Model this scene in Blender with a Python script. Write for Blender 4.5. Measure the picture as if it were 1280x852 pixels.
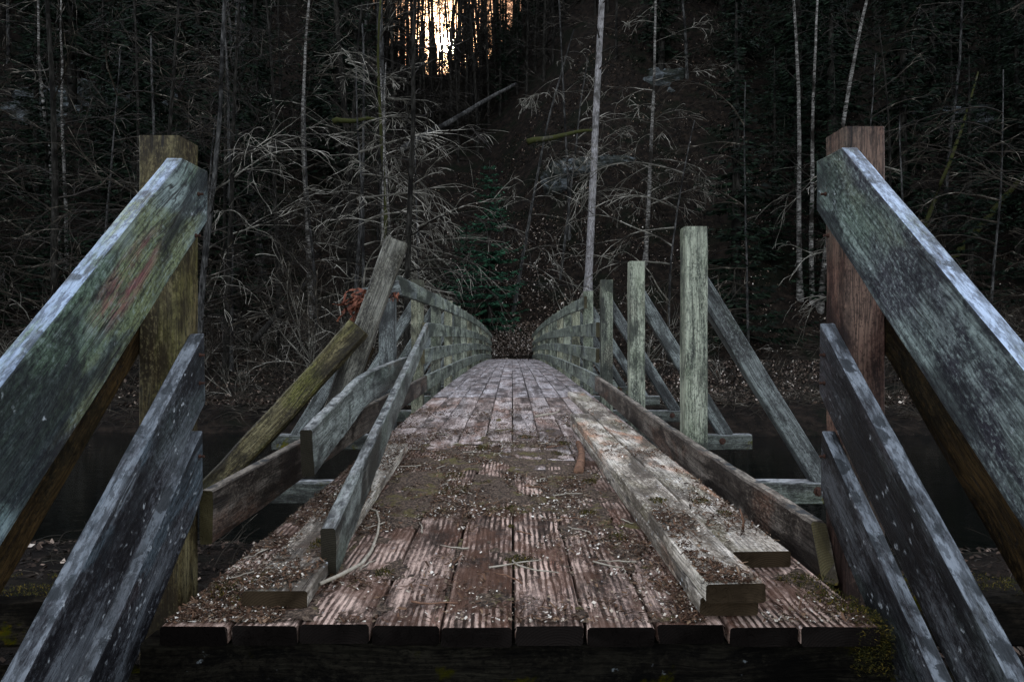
import bpy, bmesh, math, random
from mathutils import Vector, Matrix, noise
R = math.radians
scene = bpy.context.scene
for o in list(bpy.data.objects): bpy.data.objects.remove(o)
col = scene.collection

# ------------------------------------------------------------------ camera
H_CAM = 0.81
cd = bpy.data.cameras.new('camera'); cam = bpy.data.objects.new('camera', cd); col.objects.link(cam)
cd.lens = 24; cd.sensor_width = 36; cd.clip_end = 3000; cd.clip_start = 0.02
cam.location = (0, 0, H_CAM); cam.rotation_euler = (R(90), 0, 0)
scene.camera = cam
# ------------------------------------------------------------------ sky and sun
SUN = Vector((-0.096, 1.0, 0.436)).normalized()
ELEV = math.asin(SUN.z); AZ = math.atan2(SUN.x, SUN.y)
w = bpy.data.worlds.new('World'); scene.world = w; w.use_nodes = True
nt = w.node_tree; nt.nodes.clear()
sky = nt.nodes.new('ShaderNodeTexSky'); sky.sky_type = 'NISHITA'; sky.sun_disc = False
sky.sun_elevation = ELEV; sky.sun_rotation = AZ; sky.air_density = 1.0; sky.dust_density = 3.0; sky.ozone_density = 2.0
bg = nt.nodes.new('ShaderNodeBackground'); bg.inputs['Strength'].default_value = 0.15
wo = nt.nodes.new('ShaderNodeOutputWorld')
hs = nt.nodes.new('ShaderNodeHueSaturation'); hs.inputs['Saturation'].default_value = .42
nt.links.new(sky.outputs[0], hs.inputs['Color']); 
def wm(op, a, b=0.0):
    x = nt.nodes.new('ShaderNodeMath'); x.operation = op
    for q, v in ((0, a), (1, b)):
        if hasattr(v, 'is_output'): nt.links.new(v, x.inputs[q])
        else: x.inputs[q].default_value = v
    return x.outputs[0]
wt_ = nt.nodes.new('ShaderNodeTexCoord'); dp = nt.nodes.new('ShaderNodeVectorMath'); dp.operation = 'DOT_PRODUCT'
nt.links.new(wt_.outputs['Generated'], dp.inputs[0]); dp.inputs[1].default_value = SUN
ang = wm('MULTIPLY', wm('ARCCOSINE', wm('MINIMUM', dp.outputs['Value'], 1.0)), 57.2958)      # degrees from the sun
def falls(scale, amp, c):                                        # low evening sky: warm band and aureole round the sun
    e = wm('MULTIPLY', wm('EXPONENT', wm('MULTIPLY', ang, -1.0 / scale)), amp)
    v = nt.nodes.new('ShaderNodeVectorMath'); v.operation = 'SCALE'; v.inputs[0].default_value = c; nt.links.new(e, v.inputs['Scale']); return v.outputs[0]
def vadd_(a, b):
    v = nt.nodes.new('ShaderNodeVectorMath'); v.operation = 'ADD'
    nt.links.new(a, v.inputs[0])
    if hasattr(b, 'is_output'): nt.links.new(b, v.inputs[1])
    else: v.inputs[1].default_value = b
    return v.outputs[0]
warm = vadd_(vadd_(falls(.95, 220.0, (1.0, .60, .34)), falls(4.0, 4.0, (1.0, .50, .28))), (.55, .29, .21))
mr = nt.nodes.new('ShaderNodeMapRange'); mr.interpolation_type = 'SMOOTHSTEP'; nt.links.new(ang, mr.inputs[0]); mr.inputs[1].default_value = 20; mr.inputs[2].default_value = 42
mx = nt.nodes.new('ShaderNodeMix'); mx.data_type = 'RGBA'; nt.links.new(mr.outputs[0], mx.inputs[0]); nt.links.new(warm, mx.inputs[6]); nt.links.new(hs.outputs[0], mx.inputs[7])
nt.links.new(mx.outputs[2], bg.inputs[0]); nt.links.new(bg.outputs[0], wo.inputs[0])
sl = bpy.data.lights.new('sun_lamp', 'SUN'); sl.energy = 2.0; sl.angle = R(0.6); sl.color = (1.0, 0.72, 0.5)
so = bpy.data.objects.new('sun_lamp', sl); col.objects.link(so)
so.rotation_euler = SUN.to_track_quat('Z', 'Y').to_euler(); so.location = SUN * 50
scene.view_settings.view_transform = 'Standard'; scene.view_settings.look = 'None'
scene.view_settings.exposure = 2.5; scene.view_settings.gamma = 1.0
scene.view_settings.use_curve_mapping = False

# ------------------------------------------------------------------ helpers
def at(px, py, Y): return Vector(((px - 640) / 853.33 * Y, Y, H_CAM + (426 - py) / 853.33 * Y))
def tag(o, label=None, cat=None, group=None, kind=None):
    if label: o['label'] = label
    if cat: o['category'] = cat
    if group: o['group'] = group
    if kind: o['kind'] = kind
    return o
def empty(name, loc=(0, 0, 0)):
    o = bpy.data.objects.new(name, None); col.objects.link(o); o.location = loc; o.empty_display_size = .2
    return o
def mesh_obj(name, verts, faces, mat, parent=None, smooth=False, mtx=None):
    me = bpy.data.meshes.new(name); me.from_pydata([tuple(v) for v in verts], [], faces); me.update()
    if mat: me.materials.append(mat)
    if smooth: me.polygons.foreach_set('use_smooth', [True] * len(me.polygons))
    o = bpy.data.objects.new(name, me); col.objects.link(o)
    if parent: o.parent = parent
    if mtx is not None: o.matrix_basis = mtx
    return o
def sstep(a, b, x):
    t = max(0.0, min(1.0, (x - a) / (b - a))); return t * t * (3 - 2 * t)
def lerp(a, b, t): return a + (b - a) * t

# ------------------------------------------------------------------ material kit
class NT:
    def __init__(s, name):
        s.m = bpy.data.materials.new(name); s.m.use_nodes = True; s.t = s.m.node_tree; s.t.nodes.clear()
        s.out = s.n('ShaderNodeOutputMaterial'); s.b = s.n('ShaderNodeBsdfPrincipled'); s.l(s.b.outputs[0], s.out.inputs[0])
    def n(s, ty, **k):
        x = s.t.nodes.new(ty)
        for a, b in k.items(): setattr(x, a, b)
        return x
    def l(s, a, b): s.t.links.new(a, b)
    def setin(s, sock, v):
        if hasattr(v, 'is_output'): s.l(v, sock)
        elif isinstance(v, (tuple, list)) and len(v) == 3 and sock.type == 'RGBA': sock.default_value = (*v, 1)
        else: sock.default_value = v
    def math(s, op, a, b=0.0, clamp=False):
        x = s.n('ShaderNodeMath', operation=op, use_clamp=clamp); s.setin(x.inputs[0], a); s.setin(x.inputs[1], b); return x.outputs[0]
    def vmul(s, v, k):
        x = s.n('ShaderNodeVectorMath', operation='MULTIPLY'); s.l(v, x.inputs[0]); x.inputs[1].default_value = k; return x.outputs[0]
    def vadd(s, v, k):
        x = s.n('ShaderNodeVectorMath', operation='ADD'); s.l(v, x.inputs[0]); s.setin(x.inputs[1], k); return x.outputs[0]
    def noise(s, v, scale, detail=4, rough=.55, dist=0.0):
        x = s.n('ShaderNodeTexNoise'); s.l(v, x.inputs['Vector']); x.inputs['Scale'].default_value = scale
        x.inputs['Detail'].default_value = detail; x.inputs['Roughness'].default_value = rough; x.inputs['Distortion'].default_value = dist
        return x.outputs['Fac']
    def voro(s, v, scale, feature='F1'):
        x = s.n('ShaderNodeTexVoronoi', feature=feature); s.l(v, x.inputs['Vector']); x.inputs['Scale'].default_value = scale
        return x.outputs['Distance']
    def ramp(s, f, stops, interp='LINEAR'):
        x = s.n('ShaderNodeValToRGB'); x.color_ramp.interpolation = interp; e = x.color_ramp.elements
        while len(e) < len(stops): e.new(.5)
        for q, (p, c) in zip(e, stops):
            q.position = p; q.color = (*c, 1) if isinstance(c, tuple) else (c, c, c, 1)
        s.l(f, x.inputs[0]); return x.outputs[0]
    def mix(s, f, a, b, mode='MIX'):
        x = s.n('ShaderNodeMix', data_type='RGBA', blend_type=mode); s.setin(x.inputs[0], f); s.setin(x.inputs[6], a); s.setin(x.inputs[7], b); return x.outputs[2]
    def step(s, f, a, b):
        x = s.n('ShaderNodeMapRange', interpolation_type='SMOOTHSTEP'); s.l(f, x.inputs[0]); x.inputs[1].default_value = a; x.inputs[2].default_value = b; return x.outputs[0]
    def bump(s, h, strength, dist, prev=None):
        x = s.n('ShaderNodeBump'); s.l(h, x.inputs['Height']); x.inputs['Strength'].default_value = strength; x.inputs['Distance'].default_value = dist
        if prev is not None: s.l(prev, x.inputs['Normal'])
        return x.outputs[0]
    def fin(s, color, rough, normal=None, spec=.5):
        s.setin(s.b.inputs['Base Color'], color); s.setin(s.b.inputs['Roughness'], rough)
        s.b.inputs['Specular IOR Level'].default_value = spec
        if normal is not None: s.l(normal, s.b.inputs['Normal'])
        return s.m

def wood(name, dark, mid, light, stains=(), drip=0.0, rough=.5, spots=.0, grain=1.0, ribs=False, top_sheen_wear=None, moss=0.0, end=(.10, .085, .05), gain=1.0, patch=None, sat=1.2, spec=.15, tone=.44):
    """weathered timber; local X runs along the grain"""
    k = NT(name)
    tc = k.n('ShaderNodeTexCoord'); oi = k.n('ShaderNodeObjectInfo')
    off = k.n('ShaderNodeVectorMath', operation='SCALE'); off.inputs[0].default_value = (37., 91., 53.); k.l(oi.outputs['Random'], off.inputs['Scale'])
    P = k.vadd(tc.outputs['Object'], off.outputs[0])
    # knots bend the grain
    warp = k.noise(k.vmul(P, (.8, 1.6, 1.6)), 2.2, 2, .5)
    wv = k.n('ShaderNodeCombineXYZ'); k.l(k.math('MULTIPLY', warp, .07), wv.inputs[1]); k.l(k.math('MULTIPLY', warp, .10), wv.inputs[2])
    PW = k.vadd(P, wv.outputs[0])
    streak = k.noise(k.vmul(PW, (.9, 16, 16)), 1.0, 7, .62)
    fine = k.noise(k.vmul(PW, (3.0, 150, 150)), 1.0, 4, .65)
    blot = k.noise(P, 3.3, 5, .62, .6)
    blot2 = k.noise(k.vmul(P, (1.0, 2.5, 2.5)), 1.7, 6, .6, .4)
    c = k.ramp(k.math('ADD', k.math('MULTIPLY', streak, .6), k.math('MULTIPLY', blot, .4)), [(.42, dark), (.5, mid), (.58, light)])
    off2 = 0
    for (sc, amt, lo, hi, colr) in stains:
        off2 += 11.3
        f = k.noise(k.vmul(k.vadd(P, (off2, 3.1 * off2, off2)), (.6, 1.6, 1.6)), sc, 5, .6, .5)
        c = k.mix(k.math('MULTIPLY', k.step(f, lo, hi), amt), c, colr)
    if drip:
        dv = k.step(k.noise(k.vmul(P, (1, .2, .12)), 16., 4, .6), .46, .60)
        c = k.mix(k.math('MULTIPLY', dv, drip), c, tuple(x * .8 for x in dark))
        dl = k.step(k.noise(k.vmul(k.vadd(P, (9., 3., 4.)), (1, .2, .12)), 13., 4, .6), .54, .62)
        c = k.mix(k.math('MULTIPLY', dl, drip * .7), c, light)
    grit = k.noise(k.vmul(P, (.6, 1., 1.)), 80., 5, .8); grime = k.noise(k.vmul(PW, (.45, 1., 1.)), 18., 8, .78)
    c = k.mix(k.math('MULTIPLY', k.step(grime, .50, .62), .55), c, tuple(x * .55 for x in dark))
    c = k.mix(k.math('MULTIPLY', k.step(grit, .52, .60), .55), c, light)
    c = k.mix(k.math('MULTIPLY', k.step(grit, .48, .40), .7), c, tuple(x * .4 for x in dark))
    if patch:
        (cx, cz, rx, rz, pc) = patch
        q = k.n('ShaderNodeSeparateXYZ'); k.l(tc.outputs['Object'], q.inputs[0])
        e1 = k.math('DIVIDE', k.math('SUBTRACT', q.outputs[0], cx), rx); e2 = k.math('DIVIDE', k.math('SUBTRACT', q.outputs[2], cz), rz)
        dd = k.math('ADD', k.math('MULTIPLY', e1, e1), k.math('MULTIPLY', e2, e2))
        f = k.math('MULTIPLY', k.math('SUBTRACT', 1.0, k.step(dd, .1, 1.0)), k.step(k.noise(k.vmul(P, (2., 12., 12.)), 1.5, 6, .7), .40, .58))
        c = k.mix(k.math('MULTIPLY', f, .8), c, pc)
    # dark rot and water stains
    c = k.mix(k.math('MULTIPLY', k.step(blot2, .50, .60), .8), c, tuple(x * .4 for x in dark))
    c = k.mix(k.math('MULTIPLY', k.step(blot2, .44, .34), .55), c, light)
    g = k.step(fine, .42, .53)
    c = k.mix(k.math('MULTIPLY', k.math('SUBTRACT', 1.0, g), .55 * grain), c, tuple(x * .3 for x in dark))
    # longitudinal cracks
    crack = k.noise(k.vmul(PW, (.8, 40, 40)), 1.0, 1, .4)
    cr = k.math('SUBTRACT', 1.0, k.step(k.math('ABSOLUTE', k.math('SUBTRACT', crack, .5)), .0, .022))
    crm = k.math('MULTIPLY', cr, k.step(blot, .47, .6))
    c = k.mix(k.math('MULTIPLY', crm, .85), c, (.012, .010, .009))
    # knots
    kv = k.n('ShaderNodeTexVoronoi', feature='F1'); k.l(k.vmul(P, (1.6, 5.5, 5.5)), kv.inputs['Vector']); kv.inputs['Scale'].default_value = 1.0
    kn = k.math('SUBTRACT', 1.0, k.step(kv.outputs['Distance'], .06, .15))
    c = k.mix(k.math('MULTIPLY', kn, .7), c, tuple(x * .45 for x in dark))
    if spots > 0:
        sv = k.n('ShaderNodeCombineXYZ'); k.l(k.math('MULTIPLY', k.noise(P, 70, 3), .03), sv.inputs[0]); k.l(k.math('MULTIPLY', k.noise(P, 55, 3), .03), sv.inputs[1]); k.l(k.math('MULTIPLY', k.noise(P, 62, 3), .03), sv.inputs[2])
        v = k.voro(k.vmul(k.vadd(P, sv.outputs[0]), (.55, 1, 1)), 40); sp = k.math('SUBTRACT', 1.0, k.step(v, .05, .30))
        ms = k.step(k.noise(P, 9.0, 6, .7), .62 - spots * .10, .68 - spots * .08)
        c = k.mix(k.math('MULTIPLY', k.math('MULTIPLY', sp, ms), .75), c, (.50, .53, .54))
    h = k.math('ADD', k.math('ADD', k.math('MULTIPLY', fine, .7), k.math('MULTIPLY', streak, 1.3)), k.math('MULTIPLY', grit, .5))
    nrm = None
    if ribs:
        sp_ = k.n('ShaderNodeSeparateXYZ'); k.l(tc.outputs['Object'], sp_.inputs[0])
        wob = k.math('MULTIPLY', k.math('SUBTRACT', k.noise(k.vmul(P, (3.5, 14, 1)), 1.0, 6, .7), .5), 11.0)
        ph = k.math('ADD', k.math('MULTIPLY', sp_.outputs[1], 2 * math.pi / .0215), wob)
        rb = k.math('ADD', k.math('MULTIPLY', k.math('SINE', ph), .5), .5)
        wear = k.step(k.noise(k.vmul(k.vadd(P, (5., 7., 2.)), (.6, 1.6, 1.)), 5.5, 8, .72), .44, .58)
        gr = k.math('SUBTRACT', 1.0, k.step(rb, .16, .5))
        rmask = k.step(k.math('ADD', k.noise(k.vmul(k.vadd(P, (25., 7., 2.)), (.5, 1.4, 1.)), 3.5, 5, .7), k.math('MULTIPLY', k.math('SUBTRACT', oi.outputs['Random'], .5), .22)), .40, .56)
        gr = k.math('MULTIPLY', gr, rmask)
        c = k.mix(k.math('MULTIPLY', gr, .85), c, tuple(x * .22 for x in dark))
        hi_ = k.math('MULTIPLY', k.step(rb, .40, .75), wear)
        c = k.mix(k.math('MULTIPLY', hi_, .62), c, light)
        mudm = k.step(k.noise(k.vadd(P, (15., 7., 2.)), 4.0, 9, .75), .47, .57)
        c = k.mix(k.math('MULTIPLY', mudm, .75), c, (.045, .026, .019))
        nse = k.n('ShaderNodeSeparateXYZ'); k.l(tc.outputs['Normal'], nse.inputs[0]); ntop = k.step(nse.outputs[2], .5, .8)
        h = k.math('ADD', k.math('MULTIPLY', k.math('MULTIPLY', rb, ntop), k.math('SUBTRACT', 1.5, mudm)), h)
    if top_sheen_wear:  # pale sky sheen painted on upward faces, together with weathering
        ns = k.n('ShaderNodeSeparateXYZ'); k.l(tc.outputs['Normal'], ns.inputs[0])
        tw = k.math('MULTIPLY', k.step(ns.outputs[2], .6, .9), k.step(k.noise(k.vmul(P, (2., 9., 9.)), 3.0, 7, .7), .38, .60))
        c = k.mix(k.math('MULTIPLY', tw, .8), c, top_sheen_wear)
        wv2 = k.n('ShaderNodeCombineXYZ'); wn = k.noise(P, 30, 4, .7); k.l(k.math('MULTIPLY', wn, .10), wv2.inputs[0]); k.l(k.math('MULTIPLY', wn, .07), wv2.inputs[1])
        bl_ = k.math('SUBTRACT', 1.0, k.step(k.voro(k.vmul(k.vadd(P, wv2.outputs[0]), (.7, 1.0, .3)), 15), .30, .42))
        bm_ = k.math('MULTIPLY', k.math('MULTIPLY', bl_, k.step(ns.outputs[2], .6, .9)), k.step(k.noise(P, 3.5, 3), .40, .48))
        tn = k.noise(k.vmul(P, (1.2, 3., 3.)), 20, 5, .7)
        c = k.mix(k.math('MULTIPLY', k.math('MULTIPLY', k.step(tn, .50, .57), k.step(ns.outputs[2], .6, .9)), .8), c, tuple(x * .25 for x in top_sheen_wear))
        c = k.mix(k.math('MULTIPLY', bm_, .85), c, (.022, .026, .028))
    if moss > 0:
        mm = k.step(k.noise(k.vadd(P, (3., 5., 9.)), 4.0, 7, .65), .62 - moss * .25, .68 - moss * .2)
        mc = k.ramp(k.noise(P, 38, 4, .7), [(.3, (.016, .018, .006)), (.55, (.06, .055, .010)), (.75, (.13, .075, .015))])
        c = k.mix(mm, c, mc)
    # end grain
    ns2 = k.n('ShaderNodeSeparateXYZ'); k.l(tc.outputs['Normal'], ns2.inputs[0])
    em = k.step(k.math('ABSOLUTE', ns2.outputs[0]), .75, .93)
    sx = k.n('ShaderNodeSeparateXYZ'); k.l(tc.outputs['Object'], sx.inputs[0])
    ring = k.n('ShaderNodeVectorMath', operation='LENGTH')
    cb = k.n('ShaderNodeCombineXYZ'); k.l(k.math('ADD', sx.outputs[1], .03), cb.inputs[0]); k.l(k.math('ADD', sx.outputs[2], .11), cb.inputs[1]); k.l(cb.outputs[0], ring.inputs[0])
    rr = k.math('SINE', k.math('ADD', k.math('MULTIPLY', ring.outputs['Value'], 820.), k.math('MULTIPLY', blot, 9.)))
    ec = k.mix(k.math('MULTIPLY', k.math('ADD', rr, 1.0), .3), end, tuple(x * .35 for x in end))
    ec = k.mix(k.step(blot, .42, .62), ec, tuple(x * .4 for x in end))
    c = k.mix(em, c, ec)
    # each board its own tone
    hsv = k.n('ShaderNodeHueSaturation'); k.l(c, hsv.inputs['Color'])
    k.l(k.math('MULTIPLY', k.math('ADD', 1.0 - tone / 2, k.math('MULTIPLY', oi.outputs['Random'], tone)), gain), hsv.inputs['Value'])
    hsv.inputs['Saturation'].default_value = sat
    nrm = k.bump(h, .8, .004, nrm)
    nrm = k.bump(k.math('SUBTRACT', 1.0, crm), .6, .004, nrm)
    rg = k.math('ADD', rough - .12, k.math('MULTIPLY', streak, .3))
    m_ = k.fin(hsv.outputs[0], rg, nrm, spec); k.l(k.math('MULTIPLY', k.math('SUBTRACT', 1.0, em), spec), k.b.inputs['Specular IOR Level']); return m_

M = {}
GREEN = (.115, .150, .105); LICH = (.20, .25, .24)
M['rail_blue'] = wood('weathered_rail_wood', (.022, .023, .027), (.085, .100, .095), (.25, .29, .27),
    stains=((1.6, .7, .5, .62, (.10, .13, .10)), (2.2, .5, .52, .64, (.14, .155, .11)), (1.4, .8, .48, .58, (.035, .030, .040))), rough=.42, spots=.5, top_sheen_wear=(.40, .46, .55), end=(.13, .13, .09), gain=.9)
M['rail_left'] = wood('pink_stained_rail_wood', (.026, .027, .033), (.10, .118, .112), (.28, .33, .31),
    stains=((1.6, .85, .46, .60, (.10, .14, .095)), (1.9, .7, .52, .62, (.055, .035, .045)), (2.2, .7, .5, .62, (.20, .215, .11)), (1.1, .6, .54, .64, (.12, .16, .19))), rough=.42, spots=.5, top_sheen_wear=(.34, .40, .50), end=(.13, .13, .09), patch=(1.80, -.115, .30, .075, (.26, .105, .12)))
M['rail_left_dark'] = wood('black_shaded_rail_wood', (.018, .017, .020), (.050, .050, .056), (.14, .155, .17),
    stains=((1.6, .7, .5, .62, (.06, .08, .075)), (1.3, .6, .52, .64, (.05, .035, .035)), (2.6, .7, .54, .62, (.08, .12, .145))), rough=.42, spots=1.5, top_sheen_wear=(.20, .22, .24), gain=.72, sat=.85)  # shading of the lower boards' inner faces is put into this wood colour
M['rail_dark'] = wood('dark_shaded_rail_wood', (.020, .018, .020), (.055, .052, .055), (.13, .14, .15),
    stains=((1.6, .7, .5, .62, (.07, .09, .075)), (1.3, .6, .52, .64, (.07, .045, .045))), rough=.42, spots=1.0, top_sheen_wear=(.34, .38, .42), gain=.72, sat=.85)  # darker rail wood, inner-face shading painted into its colour
M['brown'] = wood('brown_beam_wood', (.010, .007, .004), (.028, .019, .010), (.07, .046, .024), stains=((2., .5, .5, .6, (.015, .015, .010)),), rough=.6, gain=.6, spec=.06)
M['post_brown'] = wood('yellow_brown_post_wood', (.035, .024, .012), (.10, .080, .042), (.20, .17, .10), stains=((2., .7, .5, .62, (.09, .085, .03)), (2.6, .7, .50, .60, (.022, .016, .010))), rough=.6, gain=.68)
M['post_red'] = wood('red_brown_post_wood', (.035, .014, .009), (.13, .055, .032), (.24, .13, .08), stains=((2., .6, .5, .62, (.09, .085, .06)), (2.6, .7, .52, .62, (.025, .015, .010))), rough=.6, gain=.72, sat=.85)
M['post_green'] = wood('algae_green_post_wood', (.045, .048, .038), (.155, .165, .12), (.33, .34, .25), stains=((2., .6, .48, .62, (.13, .15, .09)), (1.6, .6, .54, .64, (.10, .085, .06))), rough=.6, sat=.95)
M['post_yellow'] = wood('yellowed_post_wood', (.06, .055, .03), (.22, .20, .105), (.36, .34, .20), stains=((2., .6, .48, .62, (.15, .17, .10)),), rough=.6, sat=.75)
M['rail_green'] = wood('algae_green_rail_wood', (.055, .062, .050), (.17, .19, .145), (.33, .36, .28), stains=((2.4, .6, .5, .62, (.13, .16, .09)), (1.8, .6, .5, .62, (.16, .18, .20))), rough=.55, spots=.2, drip=.75, top_sheen_wear=(.34, .36, .32), sat=.95)
M['brace'] = wood('grey_brace_wood', (.035, .035, .032), (.10, .105, .098), (.20, .22, .20), stains=((2., .5, .5, .6, (.06, .07, .05)),), rough=.55, sat=.8)
M['loose'] = wood('fallen_rail_wood', (.05, .052, .045), (.15, .165, .14), (.28, .31, .27), stains=((2.4, .7, .5, .62, (.09, .12, .08)), (1.5, .6, .54, .62, (.12, .08, .05))), rough=.5, spots=.3, top_sheen_wear=(.36, .37, .35), end=(.036, .030, .019), sat=.8)
M['lean'] = wood('split_grey_brown_post_wood', (.026, .023, .018), (.090, .083, .068), (.21, .20, .17), stains=((2., .6, .5, .62, (.05, .045, .03)), (1.6, .5, .56, .66, (.14, .10, .065))), rough=.55, drip=.0)
M['yellowbeam'] = wood('mossy_yellow_brace_wood', (.020, .015, .009), (.078, .064, .034), (.19, .165, .10), stains=((2., .7, .48, .6, (.10, .10, .03)),), rough=.55)
M['stack'] = wood('pale_plank_wood', (.085, .068, .052), (.26, .225, .18), (.45, .41, .35), stains=((2.6, .7, .50, .62, (.10, .09, .05)), (1.7, .7, .55, .65, (.27, .12, .06)), (3.4, .6, .5, .6, (.10, .085, .065))), rough=.55, spots=.9, end=(.030, .021, .013), gain=1.55, sat=1.05)
M['kerb'] = wood('brown_grey_rail_wood', (.028, .022, .018), (.085, .070, .058), (.19, .165, .14), stains=((2.6, .6, .5, .62, (.12, .07, .05)),), rough=.55, top_sheen_wear=(.27, .24, .20))
M['deck_near'] = wood('ribbed_red_brown_deck_wood', (.032, .022, .017), (.105, .074, .062), (.43, .335, .285), stains=((2.2, .6, .5, .62, (.12, .095, .085)), (1.4, .5, .54, .64, (.15, .075, .052))), rough=.5, spots=.5, ribs=True, end=(.006, .005, .0045), gain=1.65, sat=1.25, tone=.35)  # near-black end colour paints the shade on the deck's front edge
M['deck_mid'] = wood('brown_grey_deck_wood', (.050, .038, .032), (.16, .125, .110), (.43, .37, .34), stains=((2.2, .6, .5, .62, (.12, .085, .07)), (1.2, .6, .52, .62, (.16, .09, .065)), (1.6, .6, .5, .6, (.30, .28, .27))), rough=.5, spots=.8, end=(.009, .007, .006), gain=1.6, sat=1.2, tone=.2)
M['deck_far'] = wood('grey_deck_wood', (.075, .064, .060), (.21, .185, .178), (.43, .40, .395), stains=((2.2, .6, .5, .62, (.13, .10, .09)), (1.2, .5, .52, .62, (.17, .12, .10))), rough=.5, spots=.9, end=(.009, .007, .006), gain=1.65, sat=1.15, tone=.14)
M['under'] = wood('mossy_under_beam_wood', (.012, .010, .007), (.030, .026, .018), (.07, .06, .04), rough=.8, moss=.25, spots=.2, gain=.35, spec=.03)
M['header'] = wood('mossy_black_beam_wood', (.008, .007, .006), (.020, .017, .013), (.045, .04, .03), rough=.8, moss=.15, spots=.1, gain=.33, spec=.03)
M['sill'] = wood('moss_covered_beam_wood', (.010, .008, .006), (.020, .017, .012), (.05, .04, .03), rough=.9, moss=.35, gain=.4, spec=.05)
M['cross'] = wood('cross_beam_wood', (.030, .030, .026), (.085, .088, .075), (.17, .18, .16), stains=((2., .5, .5, .6, (.05, .06, .04)),), rough=.55, top_sheen_wear=(.42, .42, .42), moss=.12)

def simple(name, stops, scale=20, rough=.7, island=False, bumpd=0.0, spec=.08, stretch=(1, 1, 1), trans=0.0):
    k = NT(name); tc = k.n('ShaderNodeTexCoord')
    if island:
        g = k.n('ShaderNodeNewGeometry'); c = k.ramp(g.outputs['Random Per Island'], stops)
    else:
        c = k.ramp(k.noise(k.vmul(tc.outputs['Object'], stretch), scale, 6, .65), stops)
    nrm = None
    if bumpd > 0: nrm = k.bump(k.noise(k.vmul(tc.outputs['Object'], stretch), scale * 1.7, 5, .65), .8, bumpd)
    return k.fin(c, rough, nrm, spec)
M['chips'] = simple('pale_wood_chips', [(0, (.030, .020, .012)), (.35, (.10, .07, .045)), (.6, (.26, .20, .14)), (.8, (.50, .44, .36)), (1, (.74, .69, .60))], island=True)
M['needles'] = simple('brown_needle_litter', [(0, (.018, .010, .006)), (.5, (.055, .030, .018)), (.85, (.11, .06, .035)), (1, (.20, .13, .08))], island=True)
M['leaf'] = simple('fallen_leaf', [(0, (.008, .006, .004)), (.6, (.025, .016, .011)), (.85, (.075, .050, .035)), (.95, (.22, .16, .12)), (1, (.45, .38, .31))], island=True)
M['moss'] = simple('moss', [(0, (.010, .011, .004)), (.6, (.035, .034, .008)), (1, (.13, .09, .015))], island=True, rough=.9)
M['twig'] = simple('grey_twig_bark', [(.42, (.010, .008, .006)), (.58, (.035, .028, .020)), (.70, (.22, .19, .15))], scale=1.3)
M['stick'] = simple('pale_stick', [(.3, (.18, .15, .11)), (.7, (.40, .36, .29))], scale=30, stretch=(1, 1, 1), bumpd=.002)
M['redstick'] = simple('red_brown_stick_bark', [(.3, (.06, .035, .025)), (.7, (.24, .13, .08))], scale=25, bumpd=.003)
M['redcut'] = simple('orange_cut_wood', [(.3, (.30, .10, .04)), (.7, (.5, .2, .1))], scale=30)
M['fabric'] = simple('orange_red_fabric', [(.35, (.035, .010, .007)), (.52, (.13, .045, .026)), (.68, (.34, .15, .095))], scale=22, rough=.6, bumpd=.004)
M['rust'] = simple('rusty_iron', [(.3, (.018, .010, .008)), (.7, (.07, .035, .024))], scale=60, rough=.8, bumpd=.001)
M['bark_pale'] = None
def bark(name, a, b, dark, moss=0.0, sc=5.0, band=False):
    k = NT(name); tc = k.n('ShaderNodeTexCoord'); oi = k.n('ShaderNodeObjectInfo')
    off = k.n('ShaderNodeVectorMath', operation='SCALE'); off.inputs[0].default_value = (37., 91., 53.); k.l(oi.outputs['Random'], off.inputs['Scale'])
    P = k.vadd(tc.outputs['Object'], off.outputs[0])
    f = k.noise(k.vmul(P, (2.2, 2.2, .5) if not band else (.7, .7, 2.6)), sc, 7, .68)
    c = k.ramp(f, [(.35, dark), (.48, a), (.66, b)])
    c = k.mix(k.step(k.noise(P, .9, 4, .6), .48, .66), c, dark)
    if moss: c = k.mix(k.step(k.noise(P, 1.6, 5, .6), .62 - moss * .2, .70 - moss * .2), c, (.030, .031, .010))
    return k.fin(c, .85, k.bump(f, .9, .03), .04)
M['bark_birch'] = bark('birch_bark', (.070, .064, .056), (.27, .25, .225), (.013, .011, .009), band=True)
M['bark_grey'] = bark('grey_bark', (.026, .025, .023), (.085, .080, .074), (.007, .0065, .006))
M['bark_spruce'] = bark('pale_spruce_bark', (.17, .155, .15), (.34, .32, .31), (.06, .055, .05), sc=9)
M['bark_dark'] = bark('dark_bark', (.010, .009, .007), (.030, .027, .023), (.004, .0035, .003))
M['bark_moss'] = bark('mossy_bark', (.035, .032, .022), (.09, .085, .055), (.014, .012, .010), moss=1.3)
M['twig_dark'] = simple('dark_twig_bark', [(.42, (.007, .006, .0045)), (.6, (.022, .018, .014)), (.72, (.14, .12, .095))], scale=1.2)
M['twig_pale'] = simple('pale_twig_bark', [(.38, (.020, .017, .013)), (.52, (.11, .10, .08)), (.68, (.42, .38, .32))], scale=.8)
M['needle_green'] = simple('spruce_needles', [(0, (.0015, .003, .0015)), (.6, (.004, .008, .004)), (1, (.012, .022, .011))], island=True, rough=.7)
M['needle_light'] = simple('young_spruce_needles', [(0, (.004, .012, .007)), (.6, (.011, .038, .020)), (1, (.034, .095, .050))], island=True, rough=.7)

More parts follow.
